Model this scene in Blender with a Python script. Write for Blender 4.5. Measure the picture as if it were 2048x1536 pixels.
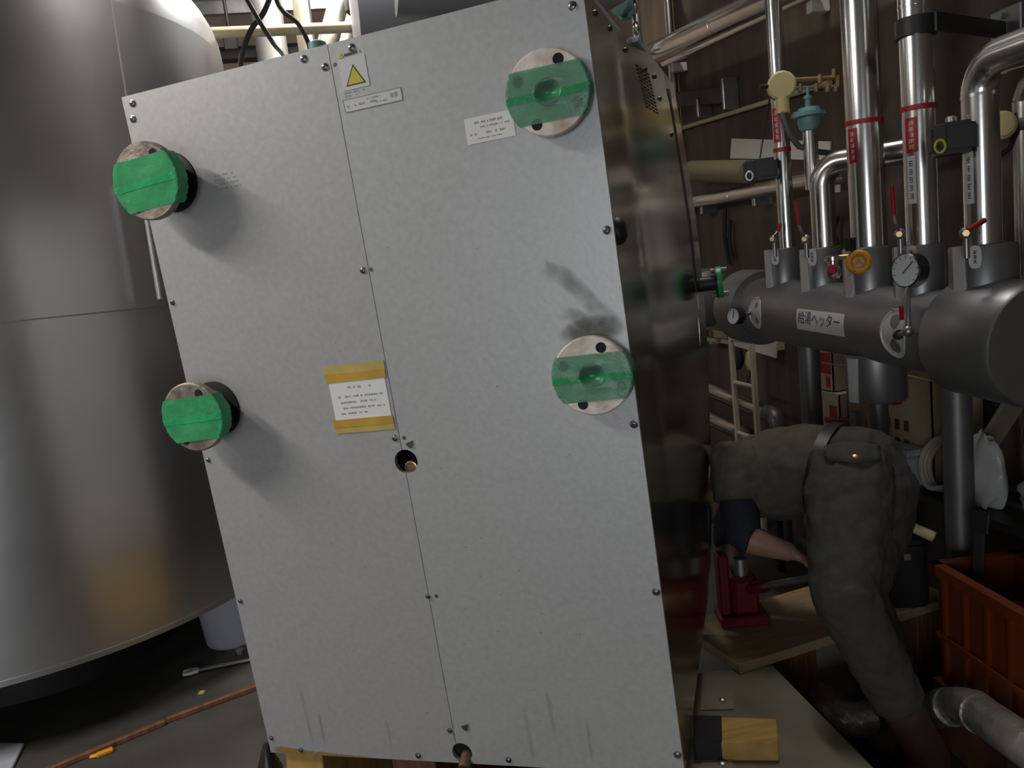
import bpy, bmesh, math, random
from mathutils import Vector, Matrix
random.seed(7)
scene = bpy.context.scene
for o in list(bpy.data.objects): bpy.data.objects.remove(o)
COL = scene.collection
R_ = math.radians

# ------------------------------------------------------------------ camera
FPX, CX, CY = 1600.0, 1024.0, 768.0
PITCH, ROLL, YAW = R_(7.7), R_(6.1), R_(11.0)
EYE = Vector((0, 0, 1.5))
FWD = Vector((math.sin(YAW)*math.cos(PITCH), math.cos(YAW)*math.cos(PITCH), -math.sin(PITCH)))
_r0 = Vector((math.cos(YAW), -math.sin(YAW), 0)); _u0 = _r0.cross(FWD)
RGT = math.cos(ROLL)*_r0 - math.sin(ROLL)*_u0
UPV = math.sin(ROLL)*_r0 + math.cos(ROLL)*_u0
cd = bpy.data.cameras.new('camera'); cam = bpy.data.objects.new('camera', cd); COL.objects.link(cam)
cd.sensor_fit = 'HORIZONTAL'; cd.sensor_width = 36.0; cd.lens = 36.0*FPX/2048.0
cd.clip_start = 0.05; cd.clip_end = 60
mw = Matrix.Identity(4)
for i in range(3):
    mw[i][0] = RGT[i]; mw[i][1] = UPV[i]; mw[i][2] = -FWD[i]; mw[i][3] = EYE[i]
cam.matrix_world = mw
scene.camera = cam

# ------------------------------------------------------------------ world, lights, exposure
w = bpy.data.worlds.new('world'); scene.world = w; w.use_nodes = True
w.node_tree.nodes['Background'].inputs[0].default_value = (0.75, 0.85, 1.0, 1)
w.node_tree.nodes['Background'].inputs[1].default_value = 1.0
scene.view_settings.view_transform = 'Standard'
scene.view_settings.look = 'None'
scene.view_settings.gamma = 1.0
scene.view_settings.use_curve_mapping = False
scene.view_settings.exposure = -0.3
def area(name, loc, look, sx, sy, power, col):
    d = bpy.data.lights.new(name, 'AREA'); d.shape = 'RECTANGLE'; d.size = sx; d.size_y = sy; d.energy = power; d.color = col
    o = bpy.data.objects.new(name, d); COL.objects.link(o); o.location = loc
    o.rotation_euler = (Vector(look)-Vector(loc)).to_track_quat('-Z', 'Y').to_euler()
    return o
# daylight entering through the doorway in the front left corner, behind the photographer
DOOR = dict(x0=-3.0, x1=-1.1, z1=2.0)
area('doorway_daylight', ((DOOR['x0']+DOOR['x1'])/2, -3.22, DOOR['z1']/2), ((DOOR['x0']+DOOR['x1'])/2, 0, DOOR['z1']/2), 1.8, 1.95, 56, (0.93, 0.96, 1.0))
# ceiling fluorescents of the plant room (fixtures are built further down): x, y, z, rotation, power
LAMPS = [(0.25, 4.78, 3.75, 90, 58), (1.45, 2.6, 4.2, 0, 17), (-2.25, 1.55, 3.15, 0, 86)]
for i, (x, y, z, rz, pw) in enumerate(LAMPS):
    o = area('fluorescent_light', (x, y, z-0.1), (x, y, 0), 1.15, 0.1, pw, (1.0, 0.95, 0.88))
    o.rotation_euler = (0, 0, R_(rz+90))

# ------------------------------------------------------------------ pixel helpers (design aid: pixel + real depth -> world)
def ray(x, y): return FWD + RGT*((x-CX)/FPX) - UPV*((y-CY)/FPX)
def at(x, y, d): return EYE + ray(x, y)*d
def atx(x, y, X): r = ray(x, y); return EYE + r*(X/r.x)
def aty(x, y, Y): r = ray(x, y); return EYE + r*(Y/r.y)
def atz(x, y, Z): r = ray(x, y); return EYE + r*((Z-EYE.z)/r.z)

# ------------------------------------------------------------------ mesh builder
def frame_z(d, up=Vector((0, 0, 1))):
    d = Vector(d).normalized()
    if abs(d.dot(up)) > 0.99: up = Vector((0, 1, 0))
    x = up.cross(d).normalized(); y = d.cross(x)
    return Matrix((x, y, d)).transposed()
class MB:
    def __init__(s): s.v = []; s.f = []
    def add(s, vs, fs):
        n = len(s.v); s.v += [Vector(p) for p in vs]; s.f += [tuple(i+n for i in f) for f in fs]; return s
    def box(s, a, b, M=None):
        (x0, y0, z0), (x1, y1, z1) = a, b
        vs = [Vector(p) for p in ((x0,y0,z0),(x1,y0,z0),(x1,y1,z0),(x0,y1,z0),(x0,y0,z1),(x1,y0,z1),(x1,y1,z1),(x0,y1,z1))]
        if M: vs = [M @ p for p in vs]
        return s.add(vs, [(3,2,1,0),(4,5,6,7),(0,1,5,4),(1,2,6,5),(2,3,7,6),(3,0,4,7)])
    def bar(s, p0, p1, wx, wz, up=Vector((0,0,1))):
        p0, p1 = Vector(p0), Vector(p1); F = frame_z(p1-p0, up); L = (p1-p0).length
        M = Matrix.Translation(p0) @ F.to_4x4()
        return s.box((-wx/2,-wz/2,0), (wx/2,wz/2,L), M)
    def cyl(s, p0, p1, r0, r1=None, n=24, caps=True):
        r1 = r0 if r1 is None else r1
        p0, p1 = Vector(p0), Vector(p1); F = frame_z(p1-p0)
        vs = []
        for p, r in ((p0, r0), (p1, r1)):
            for i in range(n):
                a = 2*math.pi*i/n; vs.append(p + F @ Vector((r*math.cos(a), r*math.sin(a), 0)))
        fs = [(i, (i+1)%n, n+(i+1)%n, n+i) for i in range(n)]
        if caps: fs += [tuple(range(n-1,-1,-1)), tuple(range(n, 2*n))]
        return s.add(vs, fs)
    def lathe(s, p, d, prof, n=32, cap0=True, cap1=True):   # profile [(radius, height)]
        p = Vector(p); F = frame_z(d); vs = []
        for r, h in prof:
            for i in range(n):
                a = 2*math.pi*i/n; vs.append(p + F @ Vector((r*math.cos(a), r*math.sin(a), h)))
        fs = []
        for k in range(len(prof)-1):
            for i in range(n): fs.append((k*n+i, k*n+(i+1)%n, (k+1)*n+(i+1)%n, (k+1)*n+i))
        if cap0: fs.append(tuple(range(n-1,-1,-1)))
        if cap1: fs.append(tuple(range((len(prof)-1)*n, len(prof)*n)))
        return s.add(vs, fs)
    def tube(s, pts, r, n=10, caps=True):
        pts = [Vector(p) for p in pts]; m = len(pts)
        rs = r if isinstance(r, (list, tuple)) else [r]*m
        T = []
        for i in range(m):
            a = pts[max(i-1,0)]; b = pts[min(i+1,m-1)]; T.append((b-a).normalized())
        F = frame_z(T[0]); vs = []
        for i in range(m):
            if i:
                q = T[i-1].rotation_difference(T[i]); F = q.to_matrix() @ F
            for k in range(n):
                a = 2*math.pi*k/n; vs.append(pts[i] + F @ Vector((rs[i]*math.cos(a), rs[i]*math.sin(a), 0)))
        fs = []
        for i in range(m-1):
            for k in range(n): fs.append((i*n+k, i*n+(k+1)%n, (i+1)*n+(k+1)%n, (i+1)*n+k))
        if caps: fs += [tuple(range(n-1,-1,-1)), tuple(range((m-1)*n, m*n))]
        return s.add(vs, fs)
    def prism(s, poly, M, h):   # poly in local xy of M, extruded along local z by h
        n = len(poly)
        vs = [M @ Vector((x, y, 0)) for x, y in poly] + [M @ Vector((x, y, h)) for x, y in poly]
        fs = [tuple(range(n-1,-1,-1)), tuple(range(n, 2*n))] + [(i, (i+1)%n, n+(i+1)%n, n+i) for i in range(n)]
        return s.add(vs, fs)
    def loft(s, rings, closed=True, caps=True):
        n = len(rings[0]); vs = [Vector(p) for r in rings for p in r]; fs = []
        for k in range(len(rings)-1):
            for i in range(n if closed else n-1): fs.append((k*n+i, k*n+(i+1)%n, (k+1)*n+(i+1)%n, (k+1)*n+i))
        if caps and closed: fs += [tuple(range(n-1,-1,-1)), tuple(range((len(rings)-1)*n, len(rings)*n))]
        return s.add(vs, fs)
    def ball(s, c, r, sx=1, sy=1, sz=1, n=16, m=10, M=None):
        c = Vector(c); rings = []
        for j in range(m+1):
            t = math.pi*j/m; rr = max(math.sin(t), 0.02); ring = []
            for i in range(n):
                a = 2*math.pi*i/n; p = Vector((r*sx*rr*math.cos(a), r*sy*rr*math.sin(a), -r*sz*math.cos(t)))
                ring.append(c + (M @ p if M else p))
            rings.append(ring)
        return s.loft(rings)
    def xf(s, M): s.v = [M @ p for p in s.v]; return s

WM = {}
def mkmesh(name, mb, mat, inv=None, bev=0, smooth=True, ang=35, seg=1):
    me = bpy.data.meshes.new(name)
    vs = [inv @ p for p in mb.v] if inv is not None else mb.v
    me.from_pydata([tuple(p) for p in vs], [], mb.f)
    bm = bmesh.new(); bm.from_mesh(me)
    bmesh.ops.recalc_face_normals(bm, faces=bm.faces)
    if bev: bmesh.ops.bevel(bm, geom=[e for e in bm.edges if e.calc_face_angle(0) > 0.5], offset=bev, segments=seg, affect='EDGES', clamp_overlap=True)
    bm.to_mesh(me); bm.free()
    if smooth:
        me.shade_smooth(); me.set_sharp_from_angle(angle=R_(ang))
    me.materials.append(mat)
    return me
def tag(o, label=None, cat=None, group=None, kind=None):
    if label: o['label'] = label
    if cat: o['category'] = cat
    if group: o['group'] = group
    if kind: o['kind'] = kind
    return o
def thing(name, label, cat, loc=(0,0,0), M=None, group=None):
    o = bpy.data.objects.new(name, None); COL.objects.link(o); o.empty_display_size = 0.05
    m = M if M is not None else Matrix.Translation(Vector(loc))
    o.matrix_world = m; WM[o] = m.copy()
    return tag(o, label, cat, group)
def part(name, mb, mat, parent, label=None, **k):           # mb in world coordinates
    inv = WM[parent].inverted()
    o = bpy.data.objects.new(name, mkmesh(name, mb, mat, inv, **k)); COL.objects.link(o)
    o.parent = parent; WM[o] = WM[parent].copy()
    if label: o['label'] = label
    return o
def solo(name, mb, mat, label, cat, group=None, kind=None, loc=None, **k):   # a thing that is one mesh
    if loc is None:
        n = len(mb.v); loc = Vector((sum(p.x for p in mb.v)/n, sum(p.y for p in mb.v)/n, min(p.z for p in mb.v)))
    m = Matrix.Translation(Vector(loc))
    o = bpy.data.objects.new(name, mkmesh(name, mb, mat, m.inverted(), **k)); COL.objects.link(o)
    o.matrix_world = m; WM[o] = m.copy()
    return tag(o, label, cat, group, kind)
def struct(name, mb, mat, **k):
    o = bpy.data.objects.new(name, mkmesh(name, mb, mat, None, smooth=False, **k)); COL.objects.link(o); WM[o] = Matrix.Identity(4)
    o['kind'] = 'structure'; return o

# ------------------------------------------------------------------ materials
def mat(name, col, rough=0.5, metal=0.0, noise=0, nscale=20.0, bump=0, bscale=60.0, stretch=None, col2=None, emit=None, spec=None, rvar=0, detail=4.0):
    m = bpy.data.materials.new(name); m.use_nodes = True; nt = m.node_tree; b = nt.nodes['Principled BSDF']
    b.inputs['Base Color'].default_value = (*col, 1); b.inputs['Roughness'].default_value = rough; b.inputs['Metallic'].default_value = metal
    if spec is not None: b.inputs['Specular IOR Level'].default_value = spec
    if emit:
        b.inputs['Emission Color'].default_value = (*emit[0], 1); b.inputs['Emission Strength'].default_value = emit[1]
    tc = nt.nodes.new('ShaderNodeTexCoord'); mp = nt.nodes.new('ShaderNodeMapping'); nt.links.new(tc.outputs['Object'], mp.inputs[0])
    if stretch: mp.inputs['Scale'].default_value = stretch
    if noise:
        n = nt.nodes.new('ShaderNodeTexNoise'); n.inputs['Scale'].default_value = nscale; n.inputs['Detail'].default_value = detail
        nt.links.new(mp.outputs[0], n.inputs[0])
        cr = nt.nodes.new('ShaderNodeValToRGB'); c2 = col2 or tuple(c*(1-noise) for c in col)
        cr.color_ramp.elements[0].position = 0.32; cr.color_ramp.elements[0].color = (*c2, 1)
        cr.color_ramp.elements[1].position = 0.68; cr.color_ramp.elements[1].color = (*col, 1)
        nt.links.new(n.outputs[0], cr.inputs[0]); nt.links.new(cr.outputs[0], b.inputs['Base Color'])
        if rvar:
            mr = nt.nodes.new('ShaderNodeMapRange'); mr.inputs[3].default_value = rough-rvar; mr.inputs[4].default_value = rough+rvar
            nt.links.new(n.outputs[0], mr.inputs[0]); nt.links.new(mr.outputs[0], b.inputs['Roughness'])
    if bump:
        n2 = nt.nodes.new('ShaderNodeTexNoise'); n2.inputs['Scale'].default_value = bscale; n2.inputs['Detail'].default_value = 3
        nt.links.new(mp.outputs[0], n2.inputs[0])
        bp = nt.nodes.new('ShaderNodeBump'); bp.inputs['Strength'].default_value = bump; bp.inputs['Distance'].default_value = 0.01
        nt.links.new(n2.outputs[0], bp.inputs['Height']); nt.links.new(bp.outputs[0], b.inputs['Normal'])
    return m
def tape_mat(name, col, alpha, rough=0.3):
    m = mat(name, col, rough, noise=.25, nscale=30, bump=.25, bscale=45); nt = m.node_tree
    out = nt.nodes['Material Output']; b = nt.nodes['Principled BSDF']
    tr = nt.nodes.new('ShaderNodeBsdfTransparent'); tr.inputs[0].default_value = (.55, .9, .68, 1)
    mx = nt.nodes.new('ShaderNodeMixShader'); mx.inputs[0].default_value = alpha
    nt.links.new(tr.outputs[0], mx.inputs[1]); nt.links.new(b.outputs[0], mx.inputs[2]); nt.links.new(mx.outputs[0], out.inputs[0])
    return m
def smear_mat(name, alpha, col=(.06,.058,.05), scale=9.0, stretch=(1,1,1), thr=(.4,.7)):   # grime film: see-through where thin
    m = mat(name, col, .8); nt = m.node_tree
    out = nt.nodes['Material Output']; b = nt.nodes['Principled BSDF']
    tc = nt.nodes.new('ShaderNodeTexCoord'); mp = nt.nodes.new('ShaderNodeMapping'); mp.inputs['Scale'].default_value = stretch
    nt.links.new(tc.outputs['Object'], mp.inputs[0])
    n = nt.nodes.new('ShaderNodeTexNoise'); n.inputs['Scale'].default_value = scale; n.inputs['Detail'].default_value = 6; nt.links.new(mp.outputs[0], n.inputs[0])
    mr = nt.nodes.new('ShaderNodeMapRange'); mr.inputs[1].default_value = thr[0]; mr.inputs[2].default_value = thr[1]; mr.inputs[4].default_value = alpha
    nt.links.new(n.outputs[0], mr.inputs[0])
    at_ = nt.nodes.new('ShaderNodeAttribute'); at_.attribute_name = 'soft'
    mu = nt.nodes.new('ShaderNodeMath'); mu.operation = 'MULTIPLY'; nt.links.new(mr.outputs[0], mu.inputs[0]); nt.links.new(at_.outputs['Fac'], mu.inputs[1])
    tr = nt.nodes.new('ShaderNodeBsdfTransparent'); mx = nt.nodes.new('ShaderNodeMixShader')
    nt.links.new(mu.outputs[0], mx.inputs[0]); nt.links.new(tr.outputs[0], mx.inputs[1]); nt.links.new(b.outputs[0], mx.inputs[2]); nt.links.new(mx.outputs[0], out.inputs[0])
    return m
K = {}
K['galv'] = mat('galvanised_sheet', (.47,.47,.475), .46, .35, noise=.10, nscale=75, bump=.03, bscale=110, rvar=.06, detail=6)
K['galv2'] = mat('galvanised_sheet_right', (.50,.51,.51), .42, .35, noise=.10, nscale=75, bump=.03, bscale=110, rvar=.06, detail=6)
K['stain'] = mat('stainless_side', (.50,.47,.40), .17, 1.0, noise=.06, nscale=3, bump=.012, bscale=5)
K['screw'] = mat('screw_steel', (.20,.20,.20), .35, .9)
K['black'] = mat('black_rubber', (.012,.012,.012), .55)
K['dark'] = mat('dark_interior', (.01,.01,.01), .9)
K['pitch'] = mat('black_plastic', (.015,.015,.016), .35)
K['rustpipe'] = mat('rusty_pipe_end', (.28,.16,.10), .6, .4, noise=.6, nscale=40)
K['brass'] = mat('brass', (.55,.42,.20), .35, .9)
K['flange'] = mat('worn_flange_steel', (.88,.83,.77), .55, .15, noise=1, nscale=16, col2=(.46,.34,.26), bump=.2, bscale=80)
K['flange_d'] = mat('dark_flange_steel', (.42,.37,.30), .5, .4, noise=1, nscale=22, col2=(.13,.10,.085), bump=.25, bscale=80)
K['tape'] = tape_mat('green_tape', (.055,.40,.15), .93)
K['tape_thin'] = tape_mat('green_tape_thin', (.18,.38,.27), .58)
K['tape_over'] = tape_mat('green_tape_overlap', (.03,.48,.17), .90)
K['tape_over_thin'] = tape_mat('green_tape_overlap_thin', (.05,.46,.18), .6)
K['paper'] = mat('white_paper', (.80,.79,.77), .7, noise=.04, nscale=12)
K['paperg'] = mat('grey_white_label', (.62,.62,.61), .5)
K['ink'] = mat('faded_ink', (.33,.33,.34), .7)
K['inkd'] = mat('dark_ink', (.04,.04,.045), .6)
K['amber'] = mat('brown_paper_tape', (.60,.36,.06), .4, noise=.2, nscale=20)
K['amber2'] = mat('pale_brown_tape', (.58,.44,.14), .4, noise=.2, nscale=20)
K['yellow'] = mat('warning_yellow', (.55,.50,.05), .5)
K['tank'] = mat('tank_cladding', (.62,.625,.64), .29, .97, noise=.08, nscale=3, rvar=.03)
K['tank2'] = mat('rear_tank_cladding', (.50,.51,.54), .45, .6, noise=.06, nscale=4)
K['chrome'] = mat('polished_cladding', (.86,.85,.83), .21, 1.0, noise=.08, nscale=8, bump=.03, bscale=9)
K['chrome2'] = mat('aluminium_cladding', (.72,.70,.66), .24, 1.0, noise=.12, nscale=10, bump=.05, bscale=14)
K['bright'] = mat('bright_matt_cladding', (.88,.87,.85), .38, .85)
K['silver'] = mat('silver_paint', (.33,.335,.34), .38, .75, noise=.1, nscale=14)
K['silverd'] = mat('dull_silver_paint', (.22,.22,.215), .45, .6, noise=.2, nscale=12)
K['lap'] = mat('bright_lap_strip', (.80,.80,.80), .3, .35)
K['foil'] = mat('foil_wrap', (.70,.68,.62), .34, .7, noise=.3, nscale=14, bump=.6, bscale=30)
K['red'] = mat('red_paint', (.35,.012,.02), .4)
K['redb'] = mat('bright_red_plastic', (.42,.01,.03), .35)
K['steel'] = mat('bracket_steel', (.06,.06,.06), .5, .6, noise=.3, nscale=12)
K['zinc'] = mat('zinc_steel', (.48,.48,.48), .38, .85, noise=.2, nscale=20)
K['beige'] = mat('beige_conduit', (.48,.42,.28), .5)
K['beiged'] = mat('beige_ladder_paint', (.50,.46,.36), .55)
K['ybox'] = mat('ochre_junction_box', (.58,.49,.22), .45)
K['teal'] = mat('teal_cast_valve', (.16,.34,.32), .45, noise=.3, nscale=25)
K['grey'] = mat('grey_cable', (.10,.095,.09), .5)
K['white'] = mat('off_white_sheet', (.66,.63,.58), .6)
K['olive'] = mat('olive_pipe_cover', (.22,.19,.11), .5)
K['glass'] = mat('dial_face', (.85,.90,.90), .25)
K['orange'] = mat('orange_valve_ring', (.75,.32,.02), .4)
K['crate'] = mat('orange_crate_plastic', (.17,.034,.006), .45)
K['pipe_b'] = mat('black_iron', (.03,.03,.03), .5, .5)
K['wood'] = mat('plywood', (.42,.30,.17), .6, noise=.3, nscale=6, stretch=(1,6,1), bump=.05, bscale=30)
K['woody'] = mat('yellow_pine', (.60,.38,.10), .55, noise=.35, nscale=5, stretch=(1,9,3))
K['woodr'] = mat('red_brown_wood', (.24,.10,.05), .6, noise=.5, nscale=8, stretch=(8,1,1))
K['plank'] = mat('dusty_plank', (.30,.26,.19), .65, noise=.3, nscale=6)
K['deck'] = mat('dusty_deck_board', (.27,.235,.17), .65, noise=.35, nscale=5, col2=(.17,.15,.11))
K['card'] = mat('cardboard', (.42,.31,.20), .75, noise=.15, nscale=8)
K['cardw'] = mat('pale_cardboard', (.55,.47,.38), .7, noise=.15, nscale=8)
K['bag'] = mat('white_plastic_bag', (.60,.60,.58), .3, noise=.15, nscale=9, bump=.8, bscale=18)
K['tubey'] = mat('pale_tube', (.62,.52,.28), .5)
K['denim'] = mat('khaki_work_cloth', (.078,.073,.056), .85, noise=.18, nscale=30, bump=.15, bscale=90)
K['shirt'] = mat('olive_work_shirt', (.095,.088,.062), .85, noise=.18, nscale=30, bump=.15, bscale=80)
K['navy'] = mat('dark_undersleeve', (.02,.022,.03), .85)
K['skin'] = mat('skin', (.36,.20,.145), .5, noise=.1, nscale=25)
K['hair'] = mat('dark_hair', (.015,.012,.010), .6)
K['boot'] = mat('brown_boot', (.12,.06,.04), .6, noise=.3, nscale=20)
K['belt'] = mat('black_belt', (.015,.014,.012), .45)
K['jackred'] = mat('jack_red', (.16,.006,.014), .4, noise=.3, nscale=15)
K['bucket'] = mat('pale_blue_grey_plastic', (.42,.44,.50), .45)
K['canvas'] = mat('black_canvas', (.014,.013,.012), .8)
K['conc_s'] = mat('pier_concrete', (.25,.24,.21), .85, noise=.3, nscale=9)
K['tube_e'] = mat('lit_fluorescent_tube', (.9,.9,.9), .4, emit=((1,.96,.9), 40))
K['fix'] = mat('white_enamel', (.7,.7,.68), .4)

# concrete surfaces
def concrete(name, c1, c2, streak, scale, bump=.3, vert=True):
    m = bpy.data.materials.new(name); m.use_nodes = True; nt = m.node_tree; b = nt.nodes['Principled BSDF']; b.inputs['Roughness'].default_value = .75
    tc = nt.nodes.new('ShaderNodeTexCoord')
    n1 = nt.nodes.new('ShaderNodeTexNoise'); n1.inputs['Scale'].default_value = scale; n1.inputs['Detail'].default_value = 8; nt.links.new(tc.outputs['Object'], n1.inputs[0])
    mp = nt.nodes.new('ShaderNodeMapping'); mp.inputs['Scale'].default_value = (6, 6, .5) if vert else (1, 1, 1); nt.links.new(tc.outputs['Object'], mp.inputs[0])
    n2 = nt.nodes.new('ShaderNodeTexNoise'); n2.inputs['Scale'].default_value = 1.6; n2.inputs['Detail'].default_value = 5; nt.links.new(mp.outputs[0], n2.inputs[0])
    cr = nt.nodes.new('ShaderNodeValToRGB'); cr.color_ramp.elements[0].position = .3; cr.color_ramp.elements[0].color = (*c1, 1); cr.color_ramp.elements[1].position = .7; cr.color_ramp.elements[1].color = (*c2, 1)
    nt.links.new(n1.outputs[0], cr.inputs[0])
    cr2 = nt.nodes.new('ShaderNodeValToRGB'); cr2.color_ramp.elements[0].position = .35; cr2.color_ramp.elements[0].color = (*streak, 1); cr2.color_ramp.elements[1].position = .62; cr2.color_ramp.elements[1].color = (1, 1, 1, 1)
    nt.links.new(n2.outputs[0], cr2.inputs[0])
    mx = nt.nodes.new('ShaderNodeMix'); mx.data_type = 'RGBA'; mx.blend_type = 'MULTIPLY'; mx.inputs[0].default_value = 1
    nt.links.new(cr.outputs[0], mx.inputs[6]); nt.links.new(cr2.outputs[0], mx.inputs[7]); nt.links.new(mx.outputs[2], b.inputs['Base Color'])
    bp = nt.nodes.new('ShaderNodeBump'); bp.inputs['Strength'].default_value = bump; bp.inputs['Distance'].default_value = .02
    nt.links.new(n1.outputs[0], bp.inputs['Height']); nt.links.new(bp.outputs[0], b.inputs['Normal'])
    return m
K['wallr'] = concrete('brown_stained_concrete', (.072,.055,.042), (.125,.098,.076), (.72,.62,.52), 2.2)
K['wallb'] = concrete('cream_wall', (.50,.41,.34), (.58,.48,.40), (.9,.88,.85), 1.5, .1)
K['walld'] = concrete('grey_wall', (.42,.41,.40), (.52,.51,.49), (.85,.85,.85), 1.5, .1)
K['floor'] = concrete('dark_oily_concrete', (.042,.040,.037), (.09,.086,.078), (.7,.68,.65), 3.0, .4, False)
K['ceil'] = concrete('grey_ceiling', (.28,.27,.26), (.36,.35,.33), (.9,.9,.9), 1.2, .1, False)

# ------------------------------------------------------------------ room shell
XL, XR, YF, YB, ZC = -4.4, 2.15, -3.2, 6.8, 4.4
T = .15
struct('floor', MB().box((XL-T, YF-T, -.2), (XR+T, YB+T, 0)), K['floor'])
struct('ceiling', MB().box((XL-T, YF-T, ZC), (XR+T, YB+T, ZC+.2)), K['ceil'])
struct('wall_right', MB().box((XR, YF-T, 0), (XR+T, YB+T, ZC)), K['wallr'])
struct('wall_left', MB().box((XL-T, YF-T, 0), (XL, YB+T, ZC)), K['walld'])
struct('wall_back', MB().box((XL, YB, 0), (XR, YB+T, ZC)), K['wallb'])
x0_, x1_, z1_ = DOOR['x0'], DOOR['x1'], DOOR['z1']
struct('wall_front', MB().box((XL, YF-T, 0), (x0_, YF, ZC)).box((x1_, YF-T, 0), (XR, YF, ZC)).box((x0_, YF-T, z1_), (x1_, YF, ZC)), K['walld'])
struct('trim_1', MB().box((x0_, YF-T-.02, 0), (x0_+.04, YF+.02, z1_)).box((x1_-.04, YF-T-.02, 0), (x1_, YF+.02, z1_)).box((x0_, YF-T-.02, z1_-.04), (x1_, YF+.02, z1_)), K['fix'])

# ------------------------------------------------------------------ heating cabinet (stands slightly tilted on its skids)
CW, CH, CDP = 1.04, 1.62, .95
CM = Matrix(((0.8748318, 0.4813224, -0.0547535, -0.3247477), (-0.4831740, 0.8751013, -0.0272146, 2.0203606), (0.0348159, 0.0502636, 0.9981290, 0.3627323), (0, 0, 0, 1)))
cab = thing('heating_cabinet', 'tall grey sheet metal heating unit cabinet with taped pipe flanges on its rear', 'cabinet', M=CM)
def cpart(name, mb, m, parent=None, **k): mb.xf(CM); return part(name, mb, m, parent or cab, **k)
FV = Matrix(((1,0,0,0),(0,0,-1,0),(0,1,0,0),(0,0,0,1)))     # local xy -> cabinet (u, w); local z -> -v (towards camera)
U0, US = -.006, .515
TH = .012
def arc(cu, cw, r, a0, a1, n=12): return [(cu+r*math.cos(R_(a0+(a1-a0)*i/n)), cw+r*math.sin(R_(a0+(a1-a0)*i/n))) for i in range(n+1)]
HU, HW, HR = .520, .742, .0275       # centre hole
BU, BW, BR = .527, .028, .025        # bottom outlet
def fan(poly, zoff, name, m, **k): return cpart(name, MB().prism(poly, FV @ Matrix.Translation((0,0,zoff)), TH), m, **k)
g = .0007
def cut(side):
    # points along the seam from bottom to top, with the notches of the two holes
    s = US + (-g if side < 0 else g); out = []
    for cu, cw, r in ((BU, BW, BR), (HU, HW, HR)):
        d = s-cu; a = math.degrees(math.acos(max(-1, min(1, d/r))))
        if side < 0: out += arc(cu, cw, r, 360-a, a, 16) if False else [(cu+r*math.cos(t), cw+r*math.sin(t)) for t in [R_(360-a) - (R_(360-2*a))*i/14 for i in range(15)]]
        else: out += [(cu+r*math.cos(t), cw+r*math.sin(t)) for t in [R_(-a) + R_(2*a)*i/14 for i in range(15)]]
    return s, out
sl, nl = cut(-1); sr, nr = cut(1)
pl = [(U0, 0), (.06, -.0), (.20, -.0), (sl, 0)] + [p for p in nl if p[1] > 0.002] + [(sl, CH), (U0, CH)]
pr = [(sr, 0), (CW, 0), (CW, CH), (sr, CH)] + [p for p in reversed(nr) if p[1] > 0.002]
panelL = fan(pl, 0, 'rear_panel', K['galv'], bev=.0)
panelR = fan(pr, 0, 'rear_panel', K['galv2'], bev=.0)
# carcass behind the panels
cpart('carcass', MB().box((U0+.01, .075, .01), (CW-.02, CDP-.02, CH-.02)), K['dark'])
cpart('base_channel', MB().box((U0+.005, .005, 0), (CW-.01, .07, .06)).box((U0+.005, CDP-.07, 0), (CW-.01, CDP-.02, .06)).box((U0+.005,.07,0),(U0+.06,CDP-.07,.06)).box((CW-.06,.07,0),(CW-.012,CDP-.07,.06)), K['pipe_b'])
cpart('roof_panel', MB().box((U0, .0, CH-.012), (CW, .5, CH)).box((U0, .5, CH-.02), (CW+.03, CDP, CH-.008)), K['galv'])
cpart('side_panel', MB().box((U0, .002, 0), (U0+.01, CDP, CH-.012)), K['galv'])
# right hand side: flat near strip, then a panel that flares out to the door frame
def flare(v, wz):      # outward offset of the flared side
    e_back = [( -.1, .0), (.0, .004), (.28, .04), (.56, .062), (.85, .083), (1.14, .088), (1.36, .078), (1.545, .067), (1.62, .055)]
    for (a, ea), (b, eb) in zip(e_back, e_back[1:]):
        if a <= wz <= b: e = ea+(eb-ea)*(wz-a)/(b-a); break
    else: e = e_back[-1][1]
    t = max(0, min(1, (v-.33)/(.95-.33))); return CW + e*t
def wtop(v): return CH-.012 if v < .6 else CH-.012 - .055*(max(0, v-.6)/.35)**1.6
def side_sheet(v0, v1, w0, w1f, nv, nw, thick=.006):
    rings = []; mb = MB(); vs = []; fs = []
    for k in range(2):
        for i in range(nv+1):
            v = v0+(v1-v0)*i/nv
            wt = w1f(v) if callable(w1f) else w1f
            for j in range(nw+1):
                ww = w0+(wt-w0)*j/nw; vs.append((flare(v, ww)-k*thick, v, ww))
    N = (nv+1)*(nw+1); idx = lambda k,i,j: k*N+i*(nw+1)+j
    for i in range(nv):
        for j in range(nw):
            fs.append((idx(0,i,j), idx(0,i+1,j), idx(0,i+1,j+1), idx(0,i,j+1))); fs.append((idx(1,i,j), idx(1,i,j+1), idx(1,i+1,j+1), idx(1,i+1,j)))
    for i in range(nv):
        for j in (0, nw): fs.append((idx(0,i,j), idx(0,i+1,j), idx(1,i+1,j), idx(1,i,j)))
    for j in range(nw):
        for i in (0, nv): fs.append((idx(0,i,j), idx(0,i,j+1), idx(1,i,j+1), idx(1,i,j)))
    return mb.add(vs, fs)
cpart('side_panel', side_sheet(.002, .845, 0, wtop, 14, 16), K['stain'], label='polished stainless side panel', ang=25)
door = cpart('door_edge', side_sheet(.863, .95, .05, wtop, 3, 16, .05), K['stain'], ang=25)
cpart('door_gap_shade', side_sheet(.845, .868, .955, 1.53, 1, 8, -.0015), K['black'], label='black strip painted as the dark door gap')  # shade of the door gap, painted as a flush black strip
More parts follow.
